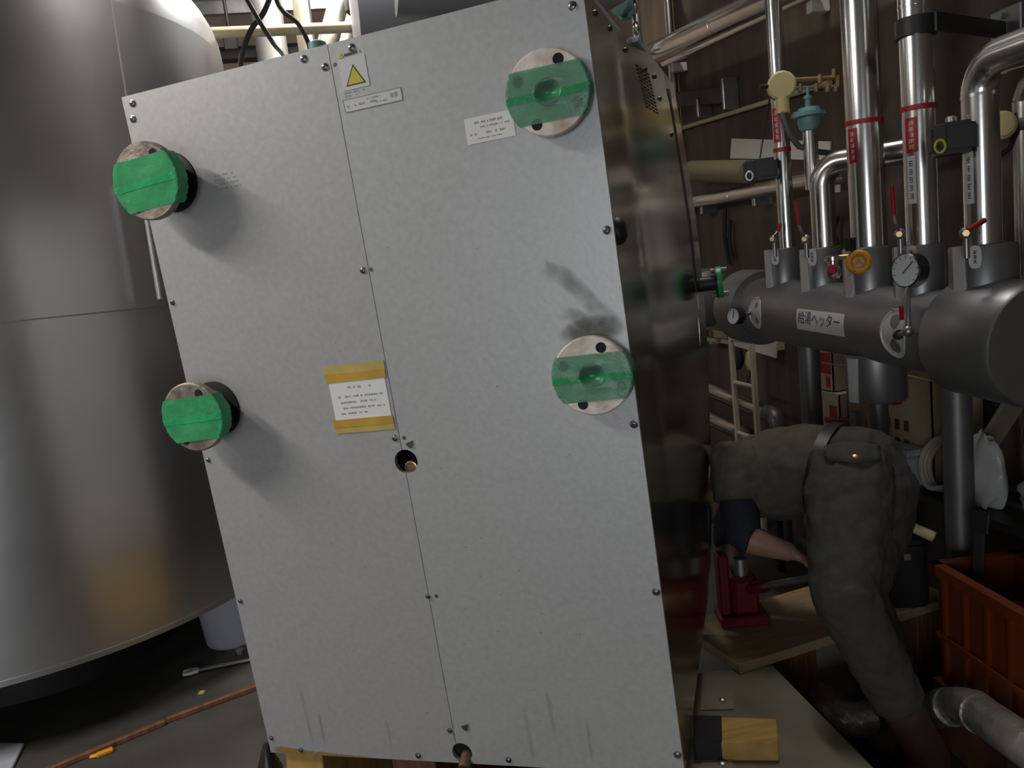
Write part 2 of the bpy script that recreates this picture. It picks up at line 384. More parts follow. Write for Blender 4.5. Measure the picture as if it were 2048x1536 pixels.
# strip closing the gap above and below the black gap strip
cpart('door_filler', side_sheet(.845, .863, 1.53, wtop, 1, 2, .006), K['stain'])
cpart('door_filler', side_sheet(.845, .863, .05, .955, 1, 8, .006), K['stain'])
# louvred vent in the flared side
vg = MB()
for r_ in range(12):
    for c_ in range(4):
        v = .50+.035*c_+.004*r_; a = 1.55-.0085*r_-.002*c_
        vg.add([(flare(v,a)+.0006, v, a), (flare(v+.024,a)+.0006, v+.024, a-.001), (flare(v+.024,a)+.0006, v+.024, a-.0055), (flare(v,a)+.0006, v, a-.0045)], [(0,1,2,3)])
cpart('vent_slots', vg, K['dark'], smooth=False)
cpart('grommet', MB().lathe((CW-.004, .035, 1.165), (1,0,0), [(.027,0),(.027,.008),(.022,.016),(.012,.021)], 20), K['black'])
# side bolts
for v, a in ((.10,1.585),(.27,1.59),(.42,1.57),(.60,1.55),(.70,1.545),(.72,1.49),(.80,1.40)):
    cpart('side_bolt', MB().lathe((flare(v,a)-.001, v, a), (1,0,0), [(.006,0),(.006,.003),(.003,.006)], 10), K['pitch'])
# screws on the rear panels
def screw(u, wz, r=.0062):
    mb = MB().lathe((u, -TH, wz), (0,-1,0), [(r*1.25,0),(r*1.25,.0012),(r,.0016),(r,.003),(r*.6,.0046)], 12)
    sc = cpart('screw', mb, K['screw'])
    cpart('screw_slot', MB().box((u-r*.55,-TH-.0052,wz-r*.12),(u+r*.55,-TH-.0046,wz+r*.12)), K['dark'], parent=sc)
for u, wz, r in ((.02,1.602,.0066),(.012,1.570,.0066),(.457,1.604,.0066),(.567,1.602,.0066),(.501,1.579,.0066),(1.018,1.578,.007),(1.027,1.17,.007),(1.03,.786,.007),(1.030,.427,.007),(1.03,.05,.007),
                 (.502,1.166,.006),(.504,.797,.006),(.513,.424,.005),(.006,1.16,.005),(.006,.781,.005),(.006,.418,.005),(.006,.042,.005),(.086,.012,.005),(.411,.014,.006),(.506,.085,.0055),(.640,.016,.006)):
    screw(u, wz, r)
for u, wz in ((.523,1.579),(.521,1.165),(.526,.796),(.534,.424)):
    cpart('rivet_hole', MB().lathe((u,-TH+.0005,wz),(0,-1,0),[(.0045,0),(.0045,.001),(.0025,.0012)],10), K['screw'])
for u, wz in ((.536,.783),(.546,.098)):
    cpart('bent_tab', MB().prism([(-.009,0),(.009,.006),(.006,-.009),(-.001,-.011)], FV @ Matrix.Translation((u,wz,TH)), .003), K['screw'])
# pipe stub in the centre hole and drain with black hose end at the bottom
st = cpart('pipe_stub', MB().lathe((.523,.06,.728),(0.02,-1,-.05),[(.015,0),(.015,.062),(.0125,.063)],18,True,False), K['brass'])
cpart('stub_bore', MB().lathe((.524,.0,.7245),(0.02,-1,-.05),[(.012,0),(.012,.001)],18), K['rustpipe'], parent=st)
cpart('hole_liner', MB().lathe((HU,.07,HW),(0,-1,0),[(HR+.001,0),(HR+.001,.0695)],28,False,False), K['dark'])
cpart('outlet_back', MB().box((.48,.03,-.005),(.575,.035,.07)), K['silverd'])
dr = cpart('drain_stub', MB().lathe((.530,.01,.012),(.1,-1,-.25),[(.014,0),(.014,.045)],16), K['rustpipe'])
cpart('hose_cap', MB().lathe((.535,-.034,.000),(.1,-.75,-.9),[(.014,0),(.0215,.004),(.0225,.02),(.0225,.038),(.019,.046),(.010,.048)],20), K['pitch'], parent=dr)
for k in range(8):
    a = 2*math.pi*k/8; F = frame_z((.1,-.75,-.9)); p = Vector((.535,-.034,.0)) + F @ Vector((.0225*math.cos(a), .0225*math.sin(a), .012)); q = p + Vector((.1,-.75,-.9)).normalized()*.024
    cpart('cap_rib', MB().cyl(p, q, .0022, n=6), K['pitch'], parent=dr)
# flanges with green tape over them
def flange(u, wz, r, prot, dark, seed, tw0, tw1, tilt):
    fm = K['flange_d'] if dark else K['flange']
    yf = -TH-prot                                   # front face
    f = cpart('pipe_flange', MB().lathe((u, yf, wz), (0,1,0), [(.026,.028),(.026,.0),(r-.003,0),(r,.003),(r,.017),(r-.003,.019),(.052,.02),(.048,.026),(.044,prot+.01)], 48, True, False), fm, label=('dark dirty' if dark else 'pale rust-marked')+' pipe flange under green tape')
    cpart('bore', MB().lathe((u, yf+.02, wz), (0,1,0), [(.0262,0),(.0262,.001)], 24), K['dark'], parent=f)
    for k in range(4):
        a = R_(45+90*k+8+seed*3); rr = r*.76
        cpart('bolt_hole', MB().lathe((u+rr*math.cos(a), yf-.0004, wz+rr*math.sin(a)), (0,1,0), [(.0105,0),(.0105,.0008)], 16), K['dark'], parent=f)
    if not dark:
        cpart('gasket_collar', MB().lathe((u, -TH+.001, wz), (0,-1,0), [(.056,0),(.056,.004),(.05,.005)], 32, True, True), K['silverd'], parent=f)
    else:
        cpart('black_collar', MB().lathe((u, -TH+.001, wz), (0,-1,0), [(.066,0),(.064,.003),(.05,.006)], 32, True, True), K['black'], parent=f)  # plain black ring on the panel around the flange base
    rnd = random.Random(seed)
    def tape(name, w0, w1, off, m, dent):
        n, mm = 60, 24; vs = []; fs = []
        ct, s_ = math.cos(R_(tilt)), math.sin(R_(tilt))
        for j in range(mm+1):
            ww = w0+(w1-w0)*j/mm
            half = math.sqrt(max(r*r-ww*ww, 0.0004)); wrap = .028 + .006*rnd.random()
            for i in range(n+1):
                s = -1+2*i/n; arcu = s*(half+wrap)
                if abs(arcu) <= half+.002: x = arcu; y = yf-off
                else: x = math.copysign(half+.0025, arcu); y = yf-off+(abs(arcu)-half)
                d = dent*max(0, 1-((x/.025)**2+((ww-.0)/.017)**2)); y += d*.012; y -= dent*.0035*math.exp(-((x/.03)**2+((abs(ww)-.022)/.007)**2))
                y -= .0012*math.sin(40*x+seed)*math.sin(55*ww+seed*2) * (1 if abs(arcu) < half*.9 else 0)
                vs.append((u+x*ct-ww*s_, y, wz+x*s_+ww*ct))
        for j in range(mm):
            for i in range(n): fs.append((j*(n+1)+i, j*(n+1)+i+1, (j+1)*(n+1)+i+1, (j+1)*(n+1)+i))
        o = cpart(name, MB().add(vs, fs), m, parent=f, ang=60)
        return o
    A, B = (K['tape'], K['tape_over']) if dark else (K['tape_thin'], K['tape_over_thin'])
    tape('tape_film', tw0, tw1, .0015, A, 0 if dark else 1)
    mid = (tw0+tw1)/2
    tape('tape_overlap', mid-.008, mid+.006, .0024, B, 0 if dark else 1)
    return f
flange(.078, 1.421, .082, .085, True, 1, -.058, .050, 3)
flange(.060, .903, .079, .085, True, 2, -.054, .046, 2)
flange(.957, 1.434, .079, .035, False, 3, -.052, .046, 0)
flange(.966, .897, .079, .035, False, 4, -.050, .044, 0)
# small taped stub on the door side
P = lambda v, a, e=0: (flare(v, a)+e, v, a)
sf = cpart('side_flange', MB().lathe(P(.93,.965,-.01),(1,.1,0),[(.022,0),(.022,.05),(.046,.052),(.046,.066)],24), K['pipe_b'], label='small black side flange with green tape')
cpart('tape_film', MB().lathe(P(.9365,.965,.0565),(1,.1,0),[(.0475,-.012),(.0478,0),(.0465,.003)],24,False,True), K['tape'], parent=sf)
for s_ in (-1,1): cpart('bolt', MB().cyl(P(.93,.965+.036*s_,.03), P(.94,.965+.036*s_,.075), .007, n=8), K['zinc'], parent=sf)
# notice sheet with brown tape, stickers, printed panels
def sheet(name, u0, u1, w0, w1, off, m, parent=None, tilt=0, th=.0006, label=None):
    c = Vector(((u0+u1)/2, 0, (w0+w1)/2)); Rr = Matrix.Rotation(R_(-tilt), 4, 'Y')
    mb = MB().box((u0-c.x, -TH-off-th, w0-c.z), (u1-c.x, -TH-off, w1-c.z)); mb.xf(Matrix.Translation(c) @ Rr)
    return cpart(name, mb, m, parent, smooth=False, label=label)
def textlines(parent, rows, off, m, rnd):      # illegible small print: short strokes in rows
    for (u0, u1, wz, h, fill) in rows:
        u = u0; mb = MB()
        while u < u1:
            l = rnd.uniform(.4, 1.1)*h
            if rnd.random() < fill: mb.box((u, -TH-off-.0002, wz-h/2*rnd.uniform(.5,1)), (min(u+l*.75, u1), -TH-off, wz+h/2*rnd.uniform(.5,1)))
            u += l
        if mb.v: cpart('print_line', mb, m, parent, smooth=False)
rn = random.Random(3)
n1 = sheet('notice_sheet', .368, .506, .826, .966, .0006, K['paper'], tilt=0, label='white paper notice fixed with brown tape')
sheet('tape_strip', .361, .511, .935, .971, .0014, K['amber2'], n1); sheet('tape_strip', .363, .510, .934, .953, .0022, K['amber'], n1)
sheet('tape_strip', .361, .509, .818, .846, .0014, K['amber2'], n1); sheet('tape_strip', .361, .509, .831, .849, .0022, K['amber'], n1)
textlines(n1, [(.405,.475,.920,.006,.4),(.385,.495,.900,.005,.75),(.385,.48,.887,.005,.7),(.385,.495,.874,.005,.75),(.385,.45,.862,.005,.7)], .0014, K['ink'], rn)
s1 = sheet('sticker', .777, .876, 1.374, 1.423, .0005, K['paper'], label='white printed sticker below flange')
textlines(s1, [(.797,.855,1.412,.0055,.8),(.802,.868,1.403,.004,.7),(.785,.865,1.391,.005,.45),(.79,.85,1.382,.003,.4)], .0012, K['ink'], rn)
s2 = sheet('warning_sticker', .532, .592, 1.525, 1.586, .0005, K['paperg'], label='warning sticker with yellow triangle')
tri = lambda cu, cw, s: [(cu-s, cw-s*.8), (cu+s, cw-s*.8), (cu, cw+s*.95)]
def tripart(name, cu, cw, s, off, m, parent): return cpart(name, MB().prism(tri(cu,cw,s), FV @ Matrix.Translation((0,0,TH+off)), .0003), m, parent, smooth=False)
tripart('triangle_border', .563, 1.550, .0225, .0012, K['inkd'], s2); tripart('triangle_fill', .563, 1.549, .0185, .0016, K['yellow'], s2)
tripart('small_triangle', .540, 1.592, .006, .0012, K['yellow'], s2)
textlines(s2, [(.548,.584,1.592,.006,.85)], .0012, K['inkd'], rn)
textlines(s2, [(.533,.58,1.520,.004,.6),(.533,.56,1.514,.004,.6)], .0003, K['ink'], rn)
s3 = sheet('data_plate', .528, .656, 1.484, 1.508, .0004, K['paperg'], label='long printed plate with thin border')
textlines(s3, [(.534,.60,1.494,.006,.55),(.58,.615,1.501,.004,.7),(.60,.625,1.491,.004,.6),(.632,.648,1.497,.010,.8)], .0012, K['ink'], rn)
sheet('plate_border', .527, .657, 1.5075, 1.5085, .0012, K['ink'], s3); sheet('plate_border', .527, .657, 1.4835, 1.4845, .0012, K['ink'], s3); sheet('plate_border', .527, .528, 1.484, 1.508, .0012, K['ink'], s3); sheet('plate_border', .656, .657, 1.484, 1.508, .0012, K['ink'], s3)
textlines(panelL, [(.185,.235,1.415,.005,.75),(.185,.255,1.406,.004,.6),(.185,.255,1.396,.006,.6),(.185,.25,1.386,.005,.5)], .0002, K['ink'], rn)
# grime smears on the right panel and drips at the foot
def smear(pts, width, m, name='grime_smear', off=.0012):
    pts = [Vector(p) for p in pts]; vs = []; fs = []; soft = []
    n = 7
    for i, p in enumerate(pts):
        t = (pts[min(i+1,len(pts)-1)]-pts[max(i-1,0)]).normalized(); nn = Vector((-t.y, t.x))
        wd = width[i] if isinstance(width, list) else width
        for k in range(n):
            q = p + nn*wd*(k/(n-1)-.5); vs.append((q.x, -TH-off, q.y))
            e = 1-abs(2*k/(n-1)-1); soft.append((0 if i in (0, len(pts)-1) else 1)*min(1, e*2.2))
    for i in range(len(pts)-1):
        for k in range(n-1): fs.append((i*n+k, i*n+k+1, (i+1)*n+k+1, (i+1)*n+k))
    o = cpart(name, MB().add(vs, fs), m, panelR)
    at_ = o.data.attributes.new('soft', 'FLOAT', 'POINT')
    for i, s in enumerate(soft): at_.data[i].value = s
    return o
S1 = smear_mat('grime_film', .42, scale=22, stretch=(1,1,1), thr=(.25,.7)); S2 = smear_mat('grime_film_dense', .55, (.05,.045,.035), 14, thr=(.2,.6)); S3 = smear_mat('drip_film', .28, (.16,.16,.18), 30, (6,1,.5), (.3,.7))
smear([(.885,1.095),(.90,1.11),(.93,1.095),(.96,1.06),(.985,1.025),(1.01,.995),(1.03,.965)], [.03,.045,.045,.04,.04,.045,.04], S1)
smear([(.905,1.015),(.93,1.022),(.955,1.005),(.985,.985),(1.01,.97)], [.02,.03,.04,.04,.03], S1)
smear([(.90,.975),(.93,.985),(.97,.99),(1.01,.985),(1.03,.97)], [.02,.04,.05,.05,.03], S2)
for u, a, b, wd in ((.125,.19,.02,.012),(.16,.13,.02,.01),(.70,.16,.01,.012),(.76,.20,.06,.012),(.345,.11,.03,.008),(.84,.13,.02,.010)):
    smear([(u,b+(a-b)*(1-i/5)) for i in range(6)], wd, S3, 'drip_mark')
for k in range(46):
    u, wz = rn.uniform(.05,1.0), rn.uniform(.1,.62) if k < 32 else rn.uniform(.62,1.3)
    if k < 14: u, wz = rn.uniform(.55,.8), rn.uniform(.36,.56)
    r = rn.uniform(.0012,.0032)
    mb = MB().prism([(r*math.cos(a)*(1+.4*rn.random()), r*math.sin(a)*(.6+.4*rn.random())) for a in [2*math.pi*i/7 for i in range(7)]], FV @ Matrix.Translation((u,wz,TH)), .0003)
    if k == 0: specks = mb
    else: specks.v += [Vector(p) for p in mb.v]; n0 = len(specks.v)-len(mb.v); specks.f += [tuple(i+n0 for i in f) for f in mb.f]
o = cpart('dirt_specks', specks, K['ink']); o['kind'] = 'stuff'
# rust along the lower left edge
S4 = smear_mat('rust_film', .95, (.30,.17,.04), 40, thr=(.2,.5))
smear([(.0,.012),(.03,.010),(.08,.006),(.14,.005),(.22,.003),(.3,.003)], [.018,.022,.018,.012,.006,.004], S4, 'rust_edge')

# ------------------------------------------------------------------ skids, blocks and boards under the cabinet
DZ = .27    # top of the temporary deck boards
def cw(u, v, a): return CM @ Vector((u, v, a))
def wedge(name, u0, u1, v0, v1, bottom, m, label, cat):   # packing piece that follows the cabinet's tilted underside
    tops = [cw(u, v, -.001) for u, v in ((u0,v0),(u1,v0),(u1,v1),(u0,v1))]
    bots = [Vector((p.x, p.y, bottom)) for p in tops]
    return solo(name, MB().add(bots+tops, [(3,2,1,0),(4,5,6,7),(0,1,5,4),(1,2,6,5),(2,3,7,6),(3,0,4,7)]), m, label, cat, bev=.003)
wedge('timber_skid', .02, .13, .006, .90, 0, K['woody'], 'yellow timber skid under the left edge of the cabinet', 'timber')
wedge('timber_skid', .30, .42, .05, .90, 0, K['woodr'], 'dark brown timber skid under the middle of the cabinet', 'timber')
wedge('timber_skid', .82, .93, .06, .50, DZ, K['woodr'], 'short dark timber packing under the right edge of the cabinet', 'timber')
# levelling caster at the lower left corner
c0 = cw(-.045, .02, -.03)
ca = thing('machine_caster', 'black cone shaped machine caster beside the cabinet lower left corner', 'caster', (c0.x, c0.y, 0))
part('cone_housing', MB().lathe((c0.x, c0.y, .285), (.0,.0,1), [(.034,0),(.033,.006),(.008,.075),(.004,.08)], 24), K['pitch'], ca)
part('foot_plate', MB().lathe((c0.x, c0.y, .262), (0,0,1), [(.036,0),(.038,.004),(.038,.02),(.034,.023)], 24), K['zinc'], ca)
part('stem', MB().cyl((c0.x, c0.y, 0), (c0.x, c0.y, .262), .016), K['steel'], ca)
# rail beam visible below the cabinet
b0, b1 = atz(700, 1560, .20), atz(1100, 1600, .20)
# deck boards to the right of the cabinet
def board(name, pts, z, th, m, label, cat='board', **k):
    n = len(pts)
    mb = MB().add([(p[0], p[1], z-th) for p in pts]+[(p[0], p[1], z) for p in pts], [tuple(range(n-1,-1,-1)), tuple(range(n,2*n))]+[(i,(i+1)%n,n+(i+1)%n,n+i) for i in range(n)])
    return solo(name, mb, m, label, cat, bev=.002, **k)
q = lambda x, y, z: (atz(x, y, z).x, atz(x, y, z).y)
tipB = q(1545, 1330, DZ); e1 = q(1760, 1548, DZ); 
dirE = Vector((e1[0]-tipB[0], e1[1]-tipB[1])).normalized()
e2 = (tipB[0]+dirE.x*1.15, tipB[1]+dirE.y*1.15)
dirL = Vector((q(1395,1345,DZ)[0]-tipB[0], q(1395,1345,DZ)[1]-tipB[1])).normalized()
l1 = (tipB[0]+dirL.x*.75, tipB[1]+dirL.y*.75)
board('deck_board', [tipB, l1, (l1[0]+dirE.x*1.15, l1[1]+dirE.y*1.15), e2], DZ, .024, K['deck'], 'dusty beige deck board reaching out from under the cabinet', 'board')
for k, t in enumerate((.12, .95)):
    p = Vector((tipB[0]+dirE.x*t+dirL.x*.35, tipB[1]+dirE.y*t+dirL.y*.35))
    mb = MB().bar((p.x-dirL.x*.3, p.y-dirL.y*.3, (DZ-.024)/2), (p.x+dirL.x*.3, p.y+dirL.y*.3, (DZ-.024)/2), .09, DZ-.024)
    solo('support_timber', mb, K['woodr'], ['support timber under the far end', 'support timber under the near end'][k]+' of the beige deck board', 'timber', bev=.003)
PZ = .30
fA, fB = q(1535, 1312, PZ), q(1910, 1192, PZ)
dF = Vector((fB[0]-fA[0], fB[1]-fA[1])).normalized(); dN = Vector((-dF.y, dF.x))
fA = (fA[0]-dF.x*.10, fA[1]-dF.y*.10)
LF = (Vector(fB)-Vector(fA)).length
PS = [fA, fB, (fB[0]+dN.x*.33, fB[1]+dN.y*.33), (fA[0]+dN.x*.33, fA[1]+dN.y*.33)]
board('plywood_sheet', PS, PZ, .03, K['wood'], 'bare plywood sheet laid as a bench beneath the bending worker', 'board')
for k, t in enumerate((.3, .9)):
    p = Vector(fA)+dF*LF*t
    solo('support_timber', MB().bar((p.x+dN.x*.03, p.y+dN.y*.03, (PZ-.03)/2), (p.x+dN.x*.31, p.y+dN.y*.31, (PZ-.03)/2), .1, PZ-.03), K['woodr'], ['support timber under the cabinet end', 'support timber under the crate end'][k]+' of the plywood bench', 'timber', bev=.003)
# pine block poking out from under the cabinet, two stuck-down patches
bc = [q(1385,1432,DZ+.05), q(1553,1437,DZ+.05), q(1556,1484,DZ+.05), q(1385,1484,DZ+.05)]
blk = thing('pine_block', 'yellow pine block with a black sleeve beside the cabinet foot', 'wood block', (*bc[0], DZ))
def quadblk(pts, z0, z1): return MB().add([(p[0],p[1],z0) for p in pts]+[(p[0],p[1],z1) for p in pts], [(3,2,1,0),(4,5,6,7),(0,1,5,4),(1,2,6,5),(2,3,7,6),(3,0,4,7)])
lerp = lambda a, b, t: (a[0]+(b[0]-a[0])*t, a[1]+(b[1]-a[1])*t)
m1, m2 = lerp(bc[0],bc[1],.33), lerp(bc[3],bc[2],.33)
part('block', quadblk([m1,bc[1],bc[2],m2], DZ, DZ+.05), K['woody'], blk, bev=.002)
part('black_sleeve', quadblk([lerp(bc[0],bc[1],.02),lerp(bc[0],bc[1],.35),lerp(bc[3],bc[2],.35),lerp(bc[3],bc[2],.02)], DZ, DZ+.054), K['black'], blk, bev=.002)
for k, (x, y) in enumerate(((1440,1402),(1440,1530))):
    pts = [q(x-35,y-18,DZ), q(x+25,y-20,DZ), q(x+28,y+18,DZ), q(x-38,y+20,DZ)]
    t_ = thing('steel_patch', ['thin screwed plate on the deck above the pine block', 'thin screwed plate on the deck nearest the camera'][k], 'plate', (*pts[0], DZ))
    part('plate', quadblk(pts, DZ, DZ+.003), K['plank'], t_)
    p = q(x+5,y,DZ); part('screw_head', MB().lathe((p[0],p[1],DZ+.003),(0,0,1),[(.009,0),(.009,.003),(.004,.006)],10), K['zinc'], t_)

# ------------------------------------------------------------------ big storage tank at the left
TC, TR, TZ = Vector((-1.588, 4.03, 0)), 1.172, .30
tk = thing('storage_tank', 'huge vertical grey clad storage tank filling the left side', 'tank', (TC.x, TC.y, 0))
part('shell', MB().lathe((TC.x,TC.y,TZ),(0,0,1),[(TR,0),(TR,2.34)],160,True,False), K['tank'], tk)
part('dome', MB().lathe((TC.x,TC.y,TZ+2.34),(0,0,1),[(TR*math.cos(R_(89*i/16)), .62*math.sin(R_(89*i/16))) for i in range(17)],120,False,True), K['tank'], tk)
part('base_ring', MB().lathe((TC.x,TC.y,TZ),(0,0,1),[(TR+.004,0),(TR+.004,.02)],160), K['tank'], tk)
part('plinth', MB().lathe((TC.x,TC.y,0),(0,0,1),[(.62,0),(.62,TZ)],60), K['pipe_b'], tk)
def on_tank(px, py, off=.002):       # pixel ray hits the tank's cylinder
    r = ray(px, py); a = r.x**2+r.y**2; b = 2*(r.x*(-TC.x)+r.y*(-TC.y)); c = TC.x**2+TC.y**2-(TR+off)**2
    t = (-b-math.sqrt(max(b*b-4*a*c, 0)))/(2*a); return EYE+r*t
ps = on_tank(238, 98); ang_s = math.atan2(ps.y-TC.y, ps.x-TC.x)
def tstrip(a, z0, z1, wd, off): 
    return MB().bar((TC.x+(TR+off)*math.cos(a), TC.y+(TR+off)*math.sin(a), z0), (TC.x+(TR+off)*math.cos(a), TC.y+(TR+off)*math.sin(a), z1), wd, .002, Vector((math.cos(a), math.sin(a), 0)))
part('cladding_seam', tstrip(ang_s, TZ+1.28, TZ+2.34, .006, 0), K['lap'], tk)
ps2 = on_tank(150, 630)
part('lap_joint', MB().lathe((TC.x,TC.y,ps2.z-.003),(0,0,1),[(TR+.0012,0),(TR+.0012,.005)],160,True,True), K['silverd'], tk)
g0, g1 = on_tank(292, 425, .09), on_tank(320, 598, .09)
rod = part('gauge_tube', MB().cyl((g0.x,g0.y,g0.z+.12), (g0.x,g0.y,g1.z), .011, n=14), K['zinc'], tk)
gd = Vector((g0.x-TC.x, g0.y-TC.y, 0)).normalized()
part('gauge_bracket', MB().cyl(Vector((g0.x,g0.y,g0.z+.10))-gd*.1, Vector((g0.x,g0.y,g0.z+.10)), .008, n=8), K['zinc'], rod)

# second tank behind the cabinet and the duct over it
c2 = aty(718, 40, 4.0); vz = c2.z+.22
tk2 = thing('overhead_vessel', 'pale grey horizontal vessel hung high behind the cabinet top', 'vessel', (c2.x+.5, 4.3, vz))
part('shell', MB().lathe((c2.x,4.32,vz),(1,0,0),[(.36,0),(.44,.0),(.44,1.12),(.38,1.2),(.2,1.26)],72,True,True), K['tank2'], tk2)
for x in (c2.x+.15, c2.x+.95): part('hanger_rod', MB().cyl((x,4.32,vz+.4),(x,4.32,ZC),.012,n=10), K['zinc'], tk2)
d0, d1 = aty(792, -46, 3.45), aty(1160, -20, 3.45)
solo('flue_duct', MB().tube([d0, d1, d1+Vector((.1,.0,.05)), d1+Vector((.16,.0,.2)), Vector((d1.x+.18,d1.y,ZC-.01))], .15, 32), K['tank2'], 'grey round duct running above the cabinet top', 'duct')

# ------------------------------------------------------------------ hot water header
HX = 1.74
def hz(y): return 1.255+(y-3.269)*.052          # gentle fall of the header towards the camera
ya, yb = 3.25, 1.80
hdr = thing('pipe_header', 'long horizontal silver hot water header on two legs', 'header', (HX, (ya+yb)/2, 0))
def axis(y): return Vector((HX, y, hz(y)))
part('barrel', MB().cyl(axis(ya-.02), axis(yb+.02), .128, n=64), K['silver'], hdr)
ax = (axis(yb)-axis(ya)).normalized()
part('end_cap', MB().lathe(axis(ya+.07), ax, [(.10,0),(.150,.008),(.160,.02),(.160,.17),(.157,.178),(.127,.18)], 56), K['silver'], hdr)
part('end_cap', MB().lathe(axis(yb+.20), ax, [(.127,0),(.165,.002),(.168,.01),(.168,.24),(.160,.252),(.10,.258)], 56), K['silver'], hdr)
COLS = [(2.970,.073,1.355,1.492),(2.71,.076,1.340,1.480),(2.435,.082,1.322,1.468),(2.187,.076,1.318,1.460),(1.935,.086,1.302,1.447)]
LAPD = Vector((-.93,-.36,0)).normalized()
def lapstrip(y, r, z0, z1, wd=.035):
    a0 = math.atan2(LAPD.y, LAPD.x); n = 6; vs = []
    ws = wd/r
    for z in (z0, z1):
        for rr in (r, r+.005):
            for i in range(n+1):
                a = a0-ws/2-.25+ws*i/n; vs.append((HX+rr*math.cos(a), y+rr*math.sin(a), z))
    N = n+1; fs = []
    for i in range(n):
        fs += [(N+i,N+i+1,3*N+i+1,3*N+i), (i,2*N+i,2*N+i+1,i+1), (i,i+1,N+i+1,N+i), (2*N+i,3*N+i,3*N+i+1,2*N+i+1)]
    fs += [(0,N,3*N,2*N), (n,2*N+n,3*N+n,N+n)]
    return MB().add(vs, fs)
def tagplate(p, nrm, wdt, hgt, parent, tilt=0):       # white rounded name tag
    F = frame_z(nrm); M = Matrix.Translation(p) @ F.to_4x4() @ Matrix.Rotation(R_(tilt), 4, 'Z')
    poly = [(wdt/2*math.copysign(abs(math.cos(a))**.6, math.cos(a)), hgt/2*math.copysign(abs(math.sin(a))**.8, math.sin(a))) for a in [2*math.pi*i/20 for i in range(20)]]
    t_ = part('name_tag', MB().prism(poly, M, .0025), K['paper'], parent)
    mb = MB()
    for k in range(3):
        for j in range(3): mb.box((-wdt*.15,hgt*(.20-.2*k)-hgt*.07+hgt*.055*j,.0026),(wdt*(.10+.03*((k+j)%3)),hgt*(.20-.2*k)-hgt*.045+hgt*.055*j,.003), M)
        mb.box((-wdt*.03,hgt*(.20-.2*k)-hgt*.07,.0026),(wdt*.03,hgt*(.20-.2*k)+hgt*.08,.003), M)
    part('tag_print', mb, K['inkd'], t_, smooth=False)
for k, (y, r, z0, z1) in enumerate(COLS):
    c_ = part('nozzle_collar', MB().lathe((HX,y,z0-.02),(0,0,1),[(r,0),(r,z1-z0+.014),(r-.004,z1-z0+.02),(r*.3,z1-z0+.02)],40), K['silver'], hdr)
    part('lap_strip', lapstrip(y, r, z0-.02, z1), K['lap'], c_)
    p = Vector((HX, y, z1-.03)) + Vector((-.80,-.60,0)).normalized()*(r+.006)
    tagplate(p, (-.80,-.60,0), .032, .062, c_)
bn = part('nozzle_collar', MB().lathe((HX,2.42,.945),(0,0,1),[(.03,0),(.094,.002),(.097,.008),(.097,.165)],40), K['silver'], hdr)
part('lap_strip', lapstrip(2.42, .097, .95, 1.10, .04), K['lap'], bn)
part('drain_pipe', MB().cyl((HX,2.42,.60),(HX,2.42,.95),.034,n=24), K['silverd'], hdr)
for k, y in enumerate((2.826, 2.052)):
    part('leg', MB().cyl((HX,y,.012),(HX,y,hz(y)-.1),.042 if k else .040,n=28), K['silverd'], hdr)
    part('foot_plate', MB().box((HX-.055,y-.055,0),(HX+.055,y+.055,.012)), K['silverd'], hdr)
# sign plate on the barrel: 給湯ヘッター
def barrel_pt(y, deg, off=0):        # deg measured from facing -X, upwards positive
    a = R_(deg); return axis(y)+Vector((-math.cos(a)*(.128+off), 0, math.sin(a)*(.128+off)))
def barrel_patch(y0, y1, d0, d1, off, n=8):
    vs = [barrel_pt(y, d0+(d1-d0)*i/n, o) for o in (off, off+.0012) for y in (y0, y1) for i in range(n+1)]
    N = n+1; fs = []
    for i in range(n): fs += [(i,i+1,N+i+1,N+i), (2*N+i,3*N+i,3*N+i+1,2*N+i+1), (i,2*N+i,2*N+i+1,i+1), (N+i,N+i+1,3*N+i+1,3*N+i)]
    fs += [(0,N,3*N,2*N),(n,2*N+n,3*N+n,N+n)]
    return MB().add(vs, fs)
sg = part('sign_plate', barrel_patch(2.685, 2.40, 20, -14, .0006), K['paper'], hdr, label='white plate with black Japanese lettering')
def text_mesh(body, size):
    c = bpy.data.curves.new('t', 'FONT'); c.body = body; c.size = size; c.align_x = 'CENTER'; c.align_y = 'CENTER'
    c.resolution_u = 4
    o = bpy.data.objects.new('t', c); COL.objects.link(o); bpy.context.view_layer.update()
    me = bpy.data.meshes.new_from_object(o.evaluated_get(bpy.context.evaluated_depsgraph_get()))
    bpy.data.objects.remove(o); bpy.data.curves.remove(c); return me
def text_onto(fn, body, size, name, m, parent):
    me = text_mesh(body, size); mb = MB()
    mb.v = [fn(v.co.x, v.co.y) for v in me.vertices]; mb.f = [tuple(p.vertices) for p in me.polygons]
    if mb.v: part(name, mb, m, parent, smooth=False)
    bpy.data.meshes.remove(me)
text_onto(lambda x, y: barrel_pt(2.545-x*.86, 5+math.degrees(y/.128), .0026), '給湯ヘッター', .050, 'lettering', K['inkd'], sg)
